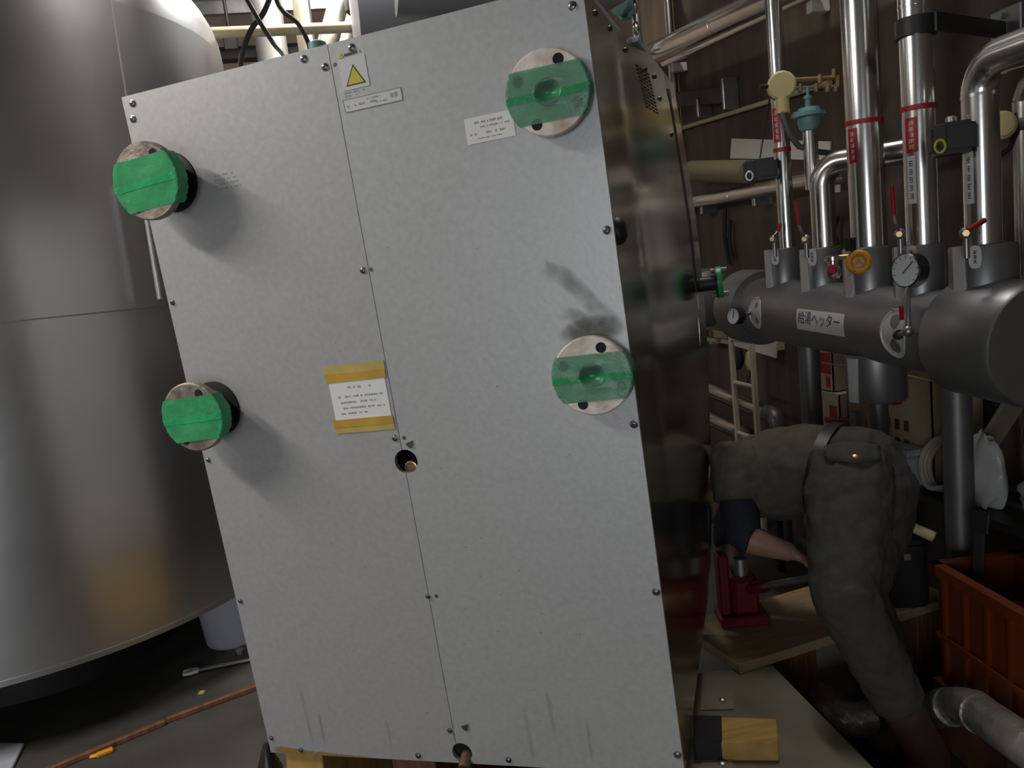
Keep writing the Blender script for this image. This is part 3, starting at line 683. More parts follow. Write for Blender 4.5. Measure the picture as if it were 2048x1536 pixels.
# round cover plates with wire rims on the barrel
for k, (y, rr) in enumerate(((2.985,.062),(2.152,.075))):
    pts = [barrel_pt(y+rr*.72*math.cos(a), 2+math.degrees(rr*math.sin(a)/.128), .004) for a in [2*math.pi*i/40 for i in range(41)]]
    cp = part('cover_rim', MB().tube(pts, .0032, 8, False), K['lap'], hdr)
    n = 24; vs = [barrel_pt(y, 2, .003)]+[barrel_pt(y+rr*.7*math.cos(a), 2+math.degrees(rr*.97*math.sin(a)/.128), .0025) for a in [2*math.pi*i/n for i in range(n)]]
    part('cover_disc', MB().add(vs, [(0,1+i,1+(i+1)%n) for i in range(n)]), K['lap'], cp)
    for s_ in (-1, 1): part('rim_screw', MB().ball(barrel_pt(y+.018*s_, 2+math.degrees(rr*.95/.128), .006), .005, n=8, m=6), K['zinc'], cp)
# gauges on the header
def gauge(name, c, nrm, r, label, pipe, nang):
    t_ = thing(name, label, 'gauge', c)
    nrm = Vector(nrm).normalized()
    part('case', MB().lathe(c-nrm*.040, nrm, [(r*.9,0),(r,.004),(r,.042),(r*.93,.046),(r*.93,.042)], 36, True, False), K['pitch'], t_)
    d_ = part('dial', MB().lathe(c+nrm*.0015, nrm, [(r*.94,0),(r*.94,.001)], 36), K['glass'], t_)
    F = frame_z(nrm); a = R_(nang); dd = F @ Vector((math.cos(a), math.sin(a), 0))
    part('needle', MB().bar(c+nrm*.0035-dd*r*.25, c+nrm*.0035+dd*r*.7, .003, .001, nrm), K['inkd'], d_)
    for k in range(10):
        b = R_(-45+27*k+nang*0); e = F @ Vector((math.cos(b), math.sin(b), 0))
        part('tick', MB().bar(c+nrm*.0028+e*r*.72, c+nrm*.0028+e*r*.86, .0018, .0006, nrm), K['inkd'], d_)
    part('stem', MB().tube(pipe, .008, 10), K['zinc'], t_)
    return t_
gc = axis(3.09)+Vector((-.21,-.075,-.005))
gauge('thermometer_gauge', gc, (-.92,-.40,.10), .034, 'small round dial thermometer at the left end of the header', [gc+Vector((.02,.02,0)), gc+Vector((.07,.03,.0)), barrel_pt(3.0, 2, .004)], 80)
gb = at(1812, 541, 2.32); bp_ = barrel_pt(2.13, 1, .004)
elb = at(1816, 662, 2.32)
gg = gauge('pressure_gauge', gb, (-.97,-.22,.06), .050, 'large black rimmed pressure gauge standing above the header middle', [gb+Vector((.02,.02,-.04)), Vector((elb.x,elb.y,elb.z+.01)), elb, elb+(bp_-elb)*.1, bp_], 45)
part('cock_lever', MB().bar(at(1802,612,2.30), at(1804,640,2.30), .012, .006), K['redb'], gg)
part('cock_link', MB().tube([at(1815,575,2.31), at(1805,600,2.30), at(1802,615,2.30)], .004, 8), K['zinc'], gg)
part('elbow_fitting', MB().ball(elb, .016, n=12, m=8), K['zinc'], gg)
part('stem_socket', MB().cyl(bp_+(elb-bp_)*.05, bp_+(elb-bp_)*.25, .014), K['pipe_b'], gg)
# orange ringed flow meter and small red capped vent valve between the collars
oc = at(1717, 524, 2.46); on = Vector((-.70,-.75,.1)).normalized()
om = thing('flow_sight_glass', 'orange ringed sight glass in front of the third collar', 'gauge', oc)
ring = [oc+frame_z(on) @ Vector((.028*math.cos(a), .028*math.sin(a), 0)) for a in [2*math.pi*i/32 for i in range(33)]]
part('orange_ring', MB().tube(ring, .0105, 12, False), K['orange'], om)
part('glass_disc', MB().lathe(oc-on*.012, on, [(.024,0),(.024,.008)], 24), K['tubey'], om)
for k in range(3):
    a = R_(90+120*k); e = frame_z(on) @ Vector((math.cos(a), math.sin(a), 0)); part('spoke', MB().bar(oc-on*.003, oc-on*.003+e*.026, .006, .004, on), K['orange'], om)
part('stem', MB().tube([oc+Vector((.0,.0,0))-on*.01, oc-on*.04], .010, 10), K['brass'], om)
rc = at(1666, 535, 2.60)
rv = thing('vent_valve', 'small chrome vent valve with red knob by second collar', 'valve', rc)
part('body', MB().lathe(rc+Vector((0,0,-.035)), (0,0,1), [(.018,0),(.024,.012),(.024,.03),(.016,.04),(.016,.055),(.024,.058),(.024,.07),(.012,.074)], 20), K['chrome'], rv)
part('red_knob', MB().lathe(rc+Vector((-.012,-.015,-.006)), (-.7,-.8,.1), [(.014,0),(.016,.01),(.012,.018)], 16), K['redb'], rv)
part('stem', MB().tube([rc+Vector((.01,.0,.03)), rc+Vector((.04,-.02,.03)), rc+Vector((.07,-.05,.03))], .008, 10), K['brass'], rv)
pk = at(1697, 572, 2.42)
pt_ = thing('paper_tag', 'pale oval paper tag dangling below the orange sight glass', 'tag', pk)
part('tag', MB().prism([(.0125*math.cos(a), .030*math.sin(a)) for a in [2*math.pi*i/20 for i in range(20)]], Matrix.Translation(pk) @ frame_z((-.7,-.75,0)).to_4x4(), .001), K['cardw'], pt_)
part('string', MB().cyl(pk+Vector((0,0,.028)), oc-on*.03+Vector((0,0,-.012)), .0012, n=6), K['grey'], pt_)
bk = at(1701, 489, 2.47)
solo('black_clip', MB().box((-.012,-.012,-.02),(.012,.012,.02), Matrix.Translation(bk)).cyl(bk+Vector((0,0,-.02)), bk+Vector((.03,.0,-.03)), .004, n=8), K['pitch'], 'small black clip on top edge of the third collar', 'clip', bev=.002)

# ------------------------------------------------------------------ risers from the header
def arcpts(c, r, a0, a1, ux, uz, n=12):
    return [c + ux*(r*math.cos(R_(a0+(a1-a0)*i/n))) + uz*(r*math.sin(R_(a0+(a1-a0)*i/n))) for i in range(n+1)]
X_, Y_, Z_ = Vector((1,0,0)), Vector((0,1,0)), Vector((0,0,1))
def band(p, t_, y, z, r, tilt=0, h=.016):
    part('red_band', MB().lathe((HX,y,z-h/2),(math.sin(R_(tilt))*-.0+tilt*.0015, tilt*.004, 1),[(r+.001,0),(r+.0022,0.001),(r+.0022,h-.001),(r+.001,h)],36,False,False), K['red'], p)
def strip_label(p, y, r, z0, z1, m, a_deg, wd, print_m=None):
    n = 6; a0 = R_(a_deg); ws = wd/r
    vs = [(HX+(r+o)*math.cos(a0-ws/2+ws*i/n), y+(r+o)*math.sin(a0-ws/2+ws*i/n), z) for o in (.0008,.0018) for z in (z0, z1) for i in range(n+1)]
    N = n+1; fs = []
    for i in range(n): fs += [(i,i+1,N+i+1,N+i), (2*N+i,3*N+i,3*N+i+1,2*N+i+1), (i,2*N+i,2*N+i+1,i+1), (N+i,N+i+1,3*N+i+1,3*N+i)]
    fs += [(0,N,3*N,2*N),(n,2*N+n,3*N+n,N+n)]
    l_ = part('pipe_label', MB().add(vs, fs), m, p)
    if print_m:
        mb = MB(); L = z1-z0
        rg = random.Random(int(y*1000)+int(z0*100))
        def dab(a_lo, a_hi, zl, zh): mb.add([(HX+(r+.0024)*math.cos(a), y+(r+.0024)*math.sin(a), z) for a, z in ((a_lo,zl),(a_hi,zl),(a_hi,zh),(a_lo,zh))], [(0,1,2,3)])
        for k in range(5):
            zc = z1-L*(.16+.17*k); da = ws*.24; hh = L*.055
            for j in range(3): dab(a0-da*rg.uniform(.5,1), a0+da*rg.uniform(.5,1), zc-hh+hh*.85*j, zc-hh+hh*.85*j+hh*.28)
            for j in range(2): x_ = a0+da*rg.uniform(-.8,.6); dab(x_, x_+da*.22, zc-hh*rg.uniform(.4,1), zc+hh*rg.uniform(.4,1))
        part('label_print', mb, print_m, l_, smooth=False)
A_ = -135   # direction facing the aisle
zt = ZC-.02
p1 = thing('riser_pipe', 'thin polished riser pipe at the far left collar', 'pipe', (HX,2.932,1.493)); part('cladding', MB().cyl((HX,2.932,1.493),(HX,2.932,zt),.031,n=32), K['chrome'], p1)
band(p1, 0, 2.932, 1.872, .031, -10); strip_label(p1, 2.932, .031, 1.90, 2.03, K['red'], -150, .030, K['paperg'])
for z in (2.28, 3.1): part('lap_ring', MB().lathe((HX,2.932,z),(0,0,1),[(.0325,0),(.0325,.01)],32), K['chrome'], p1)
p2 = thing('riser_pipe', 'short polished riser bending back behind the third riser', 'pipe', (HX,2.68,1.481))
cz = 1.70; DB = Vector((.62,-.785,0))
part('cladding', MB().tube([(HX,2.68,1.481),(HX,2.68,cz)] + arcpts(Vector((HX,2.68,cz))+DB*.075, .075, 0, 90, -DB, Z_)[1:] + [Vector((HX,2.68,cz+.075))+DB*.52], .043, 32), K['chrome2'], p2)
part('lap_ring', MB().lathe((HX,2.68,cz-.01),(0,0,1),[(.0445,0),(.0445,.01)],32), K['chrome2'], p2)
p3 = thing('riser_pipe', 'thickest polished riser pipe in the middle of the header', 'pipe', (HX,2.425,1.469)); part('cladding', MB().cyl((HX,2.425,1.469),(HX,2.425,zt),.057,n=48), K['chrome'], p3)
band(p3, 0, 2.425, 1.875, .057, -8); strip_label(p3, 2.425, .057, 1.745, 1.855, K['red'], -165, .034, K['paperg'])
p4 = thing('riser_pipe', 'polished riser pipe held by the dark wall bracket', 'pipe', (HX,2.168,1.461)); part('cladding', MB().cyl((HX,2.168,1.461),(HX,2.168,zt),.047,n=48), K['chrome'], p4)
band(p4, 0, 2.168, 1.864, .047, -8); strip_label(p4, 2.168, .047, 1.735, 1.835, K['red'], -155, .036, K['paperg']); strip_label(p4, 2.168, .047, 1.585, 1.725, K['paper'], -160, .026, K['inkd'])
part('lap_ring', MB().lathe((HX,2.168,2.15),(0,0,1),[(.0485,0),(.0485,.008)],48), K['chrome'], p4)
p5 = thing('riser_pipe', 'polished riser pipe with a bend to the right edge', 'pipe', (HX,1.932,1.448))
cz5 = 1.845
part('cladding', MB().tube([(HX,1.932,1.448),(HX,1.932,cz5)] + arcpts(Vector((HX,1.932-.085,cz5)), .085, 0, 90, Y_, Z_)[1:] + [(HX,-3.19,cz5+.085)], .046, 40), K['chrome'], p5)
part('elbow_seam', MB().lathe((HX,1.932,cz5-.005),(0,0,1),[(.0475,0),(.0475,.009)],40), K['chrome'], p5)
strip_label(p5, 1.932, .046, 1.56, 1.70, K['paper'], -170, .022, K['inkd'])
SZ_ = .62
p6 = thing('drop_pipe', 'polished drop pipe at the extreme right of the view', 'pipe', (2.0,1.98,0)); pp = atx(2052, 330, 2.10)
part('cladding', MB().cyl((2.10,pp.y,SZ_+.001),(2.10,pp.y,1.86),.036,n=28), K['chrome2'], p6); part('top_bend', MB().tube([(2.10,pp.y,1.86),(2.10,pp.y-.02,1.90),(2.10,pp.y-.08,1.93),(2.10,-3.19,1.93)], .036, 24), K['chrome2'], p6)

# small ball valves with red levers on the collars
VAL = [((1548,478),2.93,(1556,462),(1561,448),0),((1612,478),2.73,(1598,450),(1592,402),1),((1800,468),2.24,(1788,432),(1784,372),1),((1932,466),2.0,(1935,460),(1970,440),0)]
LB = ['far left small valve with a red lever lying across the first riser','small valve with a raised red lever beside the second riser','small valve with a tall red lever left of the bracketed riser','small valve with a red lever lying across the bent riser']
for k, (b_, d_, l0, l1, up) in enumerate(VAL):
    y_, r_c = [COLS[0],COLS[1],COLS[3],COLS[4]][k][:2]; ztop = [COLS[0],COLS[1],COLS[3],COLS[4]][k][3]
    dd = [3.09,2.86,2.36,2.12][k]; pb = at(*b_, dd)
    v_ = thing('ball_valve', LB[k], 'valve', (pb.x,pb.y,ztop))
    part('body', MB().cyl((pb.x,pb.y,ztop-.03),(pb.x,pb.y,pb.z+.01),.008,n=12).ball(pb,.017,n=14,m=9), K['zinc'], v_)
    a, b2 = at(*l0, dd-.02), at(*l1, dd-.02)
    part('lever_arm', MB().tube([pb, pb+(a-pb)*.6+Vector((-.01,-.01,0)), a], .005, 8), K['zinc'], v_)
    part('lever_grip', MB().tube([a, (a+b2)/2, b2], [.0075,.008,.007], 10), K['red'], v_)
    part('nut', MB().cyl(pb+Vector((-.018,-.02,0)), pb+Vector((-.026,-.03,0)), .009, n=6), K['brass'], v_)

# ------------------------------------------------------------------ pipes and fittings on the right wall
def along(a, b, Y):      # point on the line a-b at given y
    t = (Y-a.y)/(b.y-a.y); return a+(b-a)*t
bl, br_ = atx(1293,112,2.0), atx(1525,2,2.0)
m_ = thing('wall_main_pipe', 'large shiny pipe sloping along the right wall at top', 'pipe', along(bl,br_,3.0))
part('cladding', MB().cyl(along(bl,br_,6.6), along(bl,br_,1.0), .058, n=36), K['chrome'], m_)
for Y in (5.2, 3.9, 2.6): part('lap_ring', MB().cyl(along(bl,br_,Y), along(bl,br_,Y+.012), .0595, n=36), K['chrome'], m_)
sl0, sr0 = atx(1345,118,2.07), atx(1520,36,2.07)
solo('wall_branch_pipe', MB().cyl(along(sl0,sr0,4.75), along(sl0,sr0,1.2), .024, n=20), K['chrome'], 'slim shiny pipe running just below the large wall pipe', 'pipe')
for k, Y in enumerate((4.62, 3.2)):
    c = along(sl0,sr0,Y); solo('pipe_clip', MB().box((2.06,Y-.02,c.z-.075),(2.148,Y+.02,c.z-.026)), K['white'], ['pale pipe clip at the far end of the slim wall pipe','pale pipe clip at the near end of the slim wall pipe'][k], 'clip', bev=.003)
v1 = atx(1275,60,1.90)
vt = thing('wall_drop_pipe', 'shiny vertical pipe with knuckled joints behind the cabinet corner', 'pipe', (1.9,v1.y,0))
part('cladding', MB().cyl((1.90,v1.y,0),(1.90,v1.y,zt),.030,n=24), K['chrome'], vt)
for z in (2.55,2.72,2.86,2.98): part('joint', MB().ball((1.88,v1.y-.03,z),.024,sz=1.7,n=12,m=8), K['chrome2'], vt)
v2 = atx(1338,150,2.08)
solo('wall_drop_pipe', MB().cyl((2.105,v2.y,0),(2.105,v2.y,zt),.026,n=20), K['chrome2'], 'thin dull vertical pipe against the wall past the cabinet', 'pipe')
tv = atx(1250,6,1.82)
t_ = thing('gate_valve', 'teal painted cast valve at the top above the cabinet corner', 'valve', tv)
part('body', MB().lathe(tv+Vector((0,0,-.09)),(0,0,1),[(.03,0),(.05,.03),(.055,.07),(.045,.1),(.07,.102),(.07,.13),(.03,.135),(.03,.25)],20), K['teal'], t_)
part('bonnet', MB().lathe(tv+Vector((0,-.02,-.02)),(-.8,-.6,0),[(.05,0),(.05,.06),(.065,.062),(.065,.085),(.02,.09)],20), K['teal'], t_)
part('pipe', MB().cyl(tv+Vector((0,0,.12)), (tv.x,tv.y,zt), .026), K['chrome2'], t_)
part('tie_pipe', MB().cyl(tv+Vector((0,0,.0)), (1.90,v1.y,tv.z), .022), K['chrome2'], t_)
# wall bracket left (dark arm and pale tips)
k0, k1 = atx(1362,199,2.10), atx(1452,189,2.10)
wb = thing('wall_bracket', 'dark steel bracket arm fixed to the wall right of the cabinet', 'bracket', k1)
part('arm', MB().bar(k0, k1, .055, .085, Vector((0,0,1))), K['steel'], wb, bev=.004)
part('end_plate', MB().box((2.06,k1.y-.05,k1.z-.085),(2.147,k1.y-.03,k1.z+.075)), K['zinc'], wb, bev=.003)
part('end_plate', MB().box((2.06,k0.y-.3,k0.z-.16),(2.147,k0.y-.28,k0.z-.06)), K['zinc'], wb, bev=.003)
# beige conduits
c0, c1 = atx(1362,257,2.125), atx(1660,165,2.125)
solo('conduit', MB().cyl(c0+(c0-c1)*.3, c1, .0125, n=12), K['beige'], 'long beige conduit running at a slant across the wall', 'conduit')
c0, c1 = atx(1700,310,2.125), atx(1830,284,2.125)
solo('conduit', MB().cyl(c0, c1+(c1-c0)*.6, .010, n=12), K['beige'], 'short beige conduit glimpsed between the thick risers', 'conduit')
def wallplate(name, corners, X, th, m, label, cat):
    pts = [atx(*c, X) for c in corners]; n = len(pts)
    mb = MB().add([Vector((X,p.y,p.z)) for p in pts]+[Vector((X+th,p.y,p.z)) for p in pts], [tuple(range(n)), tuple(range(2*n-1,n-1,-1))]+[(i,n+i,n+(i+1)%n,(i+1)%n) for i in range(n)])
    return solo(name, mb, m, label, cat)
wallplate('wall_notice', [(1463,277),(1660,283),(1658,320),(1460,317)], 2.138, .008, K['white'], 'white blank board on the wall behind the far riser', 'board')
wallplate('wall_card', [(1666,370),(1680,369),(1680,384),(1666,385)], 2.146, .003, K['paper'], 'tiny white card stuck on the bare wall', 'card')
o0, o1 = atx(1402,342,2.06), atx(1500,343,2.06)
solo('lagged_pipe', MB().cyl(o0+(o0-o1)*.2, o1, .058, n=24).cyl(o1, o1+(o1-o0).normalized()*.02, .05, n=24), K['olive'], 'olive lagged pipe stub above the bright horizontal pipe', 'pipe')
h0, h1 = atx(1400,402,2.075), atx(1610,364,2.075)
hp = thing('wall_pipe', 'bright horizontal pipe along the wall at shoulder height', 'pipe', h1)
part('cladding', MB().cyl(along(h0,h1,6.6), along(h0,h1,3.0), .036, n=28), K['chrome'], hp)
for Y in (4.0,3.4): part('lap_ring', MB().cyl(along(h0,h1,Y), along(h0,h1,Y+.01), .0375, n=28), K['chrome'], hp)
for k, Y in enumerate((4.35, 3.75)):
    c = along(h0,h1,Y); solo('pipe_clip', MB().box((2.05,Y-.015,c.z-.075),(2.148,Y+.015,c.z-.037)), K['zinc'], ['far small clip under the shoulder height wall pipe','near small clip under the shoulder height wall pipe'][k], 'clip', bev=.002)
# dark hooks and rods hanging on the wall below that pipe
for k, (a, b) in enumerate((((1450,415),(1458,528)),((1674,432),(1674,490)),((1460,440),(1466,520)))):
    p, q_ = atx(*a,2.12), atx(*b,2.12)
    solo('hanging_rod', MB().tube([p, p+(q_-p)*.5+Vector((-.015,0,0)), q_], .011, 8), K['pipe_b'], ['dark rod hanging on the wall left of the first riser','short dark rod hanging between second and third risers','second dark rod hanging beside the longer one'][k], 'rod')
# actuators, junction box and its valve train
def actuator(name, ctr, sx, sy, sz, yaw, label, dial, ring_m):
    M = Matrix.Translation(ctr) @ Matrix.Rotation(R_(yaw), 4, 'Z')
    t_ = thing(name, label, 'actuator', ctr)
    part('housing', MB().box((-sx,-sy,-sz),(sx,sy,sz),M), K['pitch'], t_, bev=.012, seg=2)
    part('face_plate', MB().box((-sx*.93,-sy-.004,-sz*.9),(-sx*.35,-sy+.001,sz*.9),M), K['steel'], t_, bev=.002)
    c = M @ Vector((dial[0],-sy-.006,dial[1])); nn = (M.to_3x3() @ Vector((0,-1,0)))
    F = frame_z(nn)
    part('dial_ring', MB().tube([c+F @ Vector((.0125*math.cos(a),.0165*math.sin(a),0)) for a in [2*math.pi*i/20 for i in range(21)]], .0035, 8, False), ring_m, t_)
    part('dial_knob', MB().lathe(c, nn, [(.007,0),(.006,.006)], 12), K['black'], t_)
    part('coupling', MB().cyl(M @ Vector((sx*.3,0,0)), M @ Vector((sx*.3+.05,.04,-.02)), .02, n=14), K['zinc'], t_)
    return t_
a1 = actuator('valve_actuator', at(1520,340,3.12), .062, .045, .040, -24, 'black motor actuator box left of the far riser', (-.045,-.022), K['lap'])
a2 = actuator('valve_actuator', at(1902,278,2.17), .055, .045, .042, -30, 'black motor actuator box with yellow ring beside the bent riser', (-.036,-.020), K['yellow'])
part('cable', MB().tube([at(1520,316,3.11), at(1527,270,3.10), at(1537,215,3.06), at(1540,185,3.02)], .003, 8), K['black'], a1)
part('top_gland', MB().lathe(at(1902,243,2.17),(0,0,1),[(.014,-.012),(.014,.01),(.008,.014)],14), K['zinc'], a2)
yb_ = at(1563,172,3.0)
jb = thing('junction_box', 'ochre round junction box with brass valve arm before the far riser', 'junction box', yb_)
nb = Vector((-.45,-.89,0)).normalized()
part('box', MB().lathe(yb_-nb*.03, nb, [(.050,0),(.053,.006),(.053,.045),(.046,.052),(.01,.053)], 14), K['ybox'], jb)
part('hub', MB().cyl(yb_+Vector((0,0,-.04)), yb_+Vector((0,0,-.10)), .026, n=16), K['ybox'], jb)
part('side_gland', MB().cyl(at(1550,172,3.0), at(1520,174,3.0), .008, n=10), K['pitch'], jb)
part('arm_tube', MB().cyl(at(1585,160,3.0), at(1678,155,3.0), .009, n=12), K['brass'], jb)
for x, y in ((1668,147),(1676,165),(1640,158)): part('arm_nut', MB().cyl(at(x,y-9,2.99), at(x,y+9,2.99), .008, n=8), K['brass'], jb)
part('lower_tube', MB().cyl(at(1588,176,3.0), at(1676,172,3.0), .006, n=10), K['zinc'], jb)
for x in (1600,1632,1655,1672): part('lower_valve', MB().cyl(at(x,168,3.0), at(x,184,3.0), .009, n=8), K['brass'], jb)
part('flexible_conduit', MB().tube([at(1562,205,3.0), at(1566,235,3.0), at(1578,268,3.0), at(1598,293,3.02), at(1630,303,3.04), at(1690,309,3.08)], .011, 10), K['grey'], jb)
te = at(1618,235,3.0)
tt = thing('air_vent', 'teal cup shaped air vent on a short upright pipe', 'air vent', (te.x,te.y,1.75))
part('cup', MB().lathe(te+Vector((0,0,-.055)),(0,0,1),[(.012,0),(.032,.008),(.042,.03),(.044,.055),(.064,.057),(.064,.072),(.044,.074),(.038,.09),(.012,.094)],28), K['teal'], tt)
part('stem', MB().lathe(te+Vector((0,0,.036)),(0,0,1),[(.012,0),(.012,.03),(.016,.032),(.016,.042),(.006,.045),(.006,.075)],14), K['teal'], tt)
for s_ in (-1,1): part('lug', MB().box((-.012,-.008,-.012),(.012,.008,.012), Matrix.Translation(te+Vector((.05*s_,0,.01)))), K['teal'], tt, bev=.002)
part('pipe', MB().cyl((te.x,te.y,1.70), te+Vector((0,0,-.05)), .027, n=24), K['chrome'], tt)
part('tee', MB().cyl((te.x,te.y,1.735),(2.075,te.y+.36,1.772), .02, n=14), K['chrome2'], tt)
# dark clamp bracket across the fourth riser
z4 = 2.093
cb = thing('clamp_bracket', 'dark flat clamp arm holding a riser to the wall at upper right', 'bracket', (1.9,2.2,z4))
part('clamp_ring', MB().lathe((HX,2.168,z4-.026),(0,0,1),[(.0495,0),(.056,0),(.056,.052),(.0495,.052)],36,False,False), K['steel'], cb)
part('arm', MB().bar((HX+.02,2.11,z4), (2.12,2.245,z4), .008, .052, Vector((0,0,1))), K['steel'], cb)
part('wall_plate', MB().box((2.125,2.19,z4-.06),(2.148,2.31,z4+.07)), K['zinc'], cb, bev=.004)
for s_ in (-1,1): part('bolt', MB().cyl((2.125,2.25,z4+.045*s_),(2.108,2.25,z4+.045*s_),.009,n=6), K['zinc'], cb)
# brass valve behind the bent riser
oc2 = at(2004,250,2.30)
bv = thing('check_valve', 'brass disc valve with black handle behind the bent riser', 'valve', oc2)
part('disc', MB().lathe(oc2,(-.5,-.86,0),[(.012,-.05),(.036,-.045),(.040,0),(.030,.012),(.01,.016)],24), K['ybox'], bv)
part('handle', MB().tube([oc2+Vector((.04,.0,.03)), oc2+Vector((.05,.0,-.02)), oc2+Vector((.02,.0,-.07)), oc2+Vector((-.02,.0,-.09))], .008, 8), K['pitch'], bv)
part('pipe', MB().cyl(oc2+Vector((.02,.02,0)), (2.147,oc2.y-.02,oc2.z), .018), K['zinc'], bv)
# grey horizontal vessel further back
ev = thing('expansion_vessel', 'dull grey horizontal vessel beyond the left end of the header', 'vessel', (1.86,4.1,0))
part('shell', MB().lathe((1.86,3.90,1.275),(0,1,0),[(.02,-.05),(.09,-.035),(.14,0),(.155,.05),(.155,.8),(.13,.86),(.05,.9)],48), K['silverd'], ev)
for y in (4.1, 4.5): part('leg', MB().cyl((1.86,y,0),(1.86,y,1.12),.025), K['steel'], ev)

# ------------------------------------------------------------------ clutter behind and under the header
SZ = .62
sh = thing('low_shelf', 'low dark steel shelf along the wall beneath the header', 'shelf', (1.98,2.3,0))
part('shelf_board', MB().box((1.815,1.15,SZ-.025),(2.14,3.32,SZ)), K['steel'], sh)
for y in (1.17,2.80,3.30):
    for x in (1.83,2.12): part('post', MB().box((x-.014,y-.014,0),(x+.014,y+.014,SZ-.025)), K['steel'], sh)
def carton(name, x0, x1, y0, y1, z0, z1, m, label, flap=0):
    t_ = thing(name, label, 'box', ((x0+x1)/2,(y0+y1)/2,z0))
    th = .005
    part('walls', MB().box((x0,y0,z0),(x1,y0+th,z1)).box((x0,y1-th,z0),(x1,y1,z1)).box((x0,y0,z0),(x0+th,y1,z1)).box((x1-th,y0,z0),(x1,y1,z1)).box((x0,y0,z0),(x1,y1,z0+th)), m, t_)
    if flap:
        part('flap', MB().add([(x0,y0,z1),(x0,y1,z1),(x0-.10,y1,z1+.035),(x0-.10,y0,z1+.035),(x0,y0,z1+.004),(x0,y1,z1+.004),(x0-.10,y1,z1+.039),(x0-.10,y0,z1+.039)], [(0,1,2,3),(7,6,5,4),(0,4,5,1),(1,5,6,2),(2,6,7,3),(3,7,4,0)]), K['tubey'], t_)
        part('flap', MB().box((x0+.02,y0-.003,z1),(x1,y0+.0,z1+.09)), m, t_)
    else:
        part('lid', MB().box((x0-.001,y0-.001,z1),(x1+.001,y1+.001,z1+.004)), m, t_)
    return t_
cA = carton('carton', 1.93,2.13, 2.93,3.20, SZ, SZ+.25, K['cardw'], 'pale carton at the left end of the shelf under a red box')
part('printed_stripe', MB().box((1.9285,2.95,SZ+.02),(1.9297,3.0,SZ+.2)), K['redb'], cA, smooth=False)
cB = carton('carton', 1.94,2.12, 2.98,3.16, SZ+.254, SZ+.43, K['cardw'], 'small white and red carton on top of the left carton')
part('printed_panel', MB().box((1.9385,2.99,SZ+.33),(1.9397,3.10,SZ+.42)), K['redb'], cB, smooth=False)
part('printed_stripe', MB().box((1.9385,3.0,SZ+.27),(1.9397,3.03,SZ+.32)), K['redb'], cB, smooth=False)
cC = carton('carton', 1.92,2.13, 2.38,2.86, SZ, SZ+.37, K['card'], 'big brown open carton with a raised yellow flap under the header', 1)
part('printed_logo', MB().prism([(.075*math.cos(a),.022*math.sin(a)) for a in [2*math.pi*i/24 for i in range(24)]], Matrix.Translation((1.9195,2.60,SZ+.28)) @ frame_z((-1,0,0)).to_4x4(), .0008), K['red'], cC, smooth=False)
mb = MB()
for i in range(4):
    for j in range(2): part('printed_mark', MB().box((1.9185,2.50+.05*i,SZ+.10+.07*j),(1.9197,2.525+.05*i,SZ+.14+.07*j)), K['inkd'], cC, smooth=False)

gx = thing('plastic_case', 'small grey plastic case on the shelf behind the worker', 'case', (1.87,2.47,SZ))
part('case', MB().box((1.825,2.39,SZ),(1.90,2.56,SZ+.11)), K['bucket'], gx, bev=.01); part('lid', MB().box((1.822,2.385,SZ+.111),(1.903,2.565,SZ+.135)), K['bucket'], gx, bev=.006)
bt = thing('spray_bottle', 'small clear bottle standing between the cartons and header pipe', 'bottle', (1.86,2.63,SZ))
part('body', MB().lathe((1.86,2.63,SZ),(0,0,1),[(.03,0),(.033,.01),(.033,.12),(.014,.16),(.014,.17)],20), K['bag'], bt); part('cap', MB().lathe((1.86,2.63,SZ+.17),(0,0,1),[(.016,0),(.016,.03),(.008,.035)],14), K['redb'], bt)
rt = thing('red_pipe_wrench', 'red handled pipe wrench lying on the shelf', 'wrench', (1.86,2.80,SZ))
part('handle', MB().bar((1.85,2.72,SZ+.185),(1.85,2.90,SZ+.165),.03,.022), K['red'], rt, bev=.005); part('jaw', MB().box((1.835,2.69,SZ+.17),(1.865,2.73,SZ+.225)), K['zinc'], rt, bev=.004); part('prop', MB().box((1.84,2.78,SZ),(1.86,2.82,SZ+.16)), K['pipe_b'], rt)
# hose coil
def coil(c, r, turns, tr, m, label, tilt):
    M = Matrix.Translation(c) @ Matrix.Rotation(R_(tilt), 4, 'Y')
    pts = [M @ Vector((r*(1+.05*math.sin(5*a))*math.cos(a), r*math.sin(a), tr*1.9*a/(2*math.pi))) for a in [2*math.pi*turns*i/(turns*28) for i in range(turns*28+1)]]
    return solo('hose_coil', MB().tube(pts, tr, 8), m, label, 'hose')
coil(Vector((1.905,2.29,SZ+.095)), .085, 3, .009, K['beiged'], 'coiled pale hose propped behind the near header leg', -75)
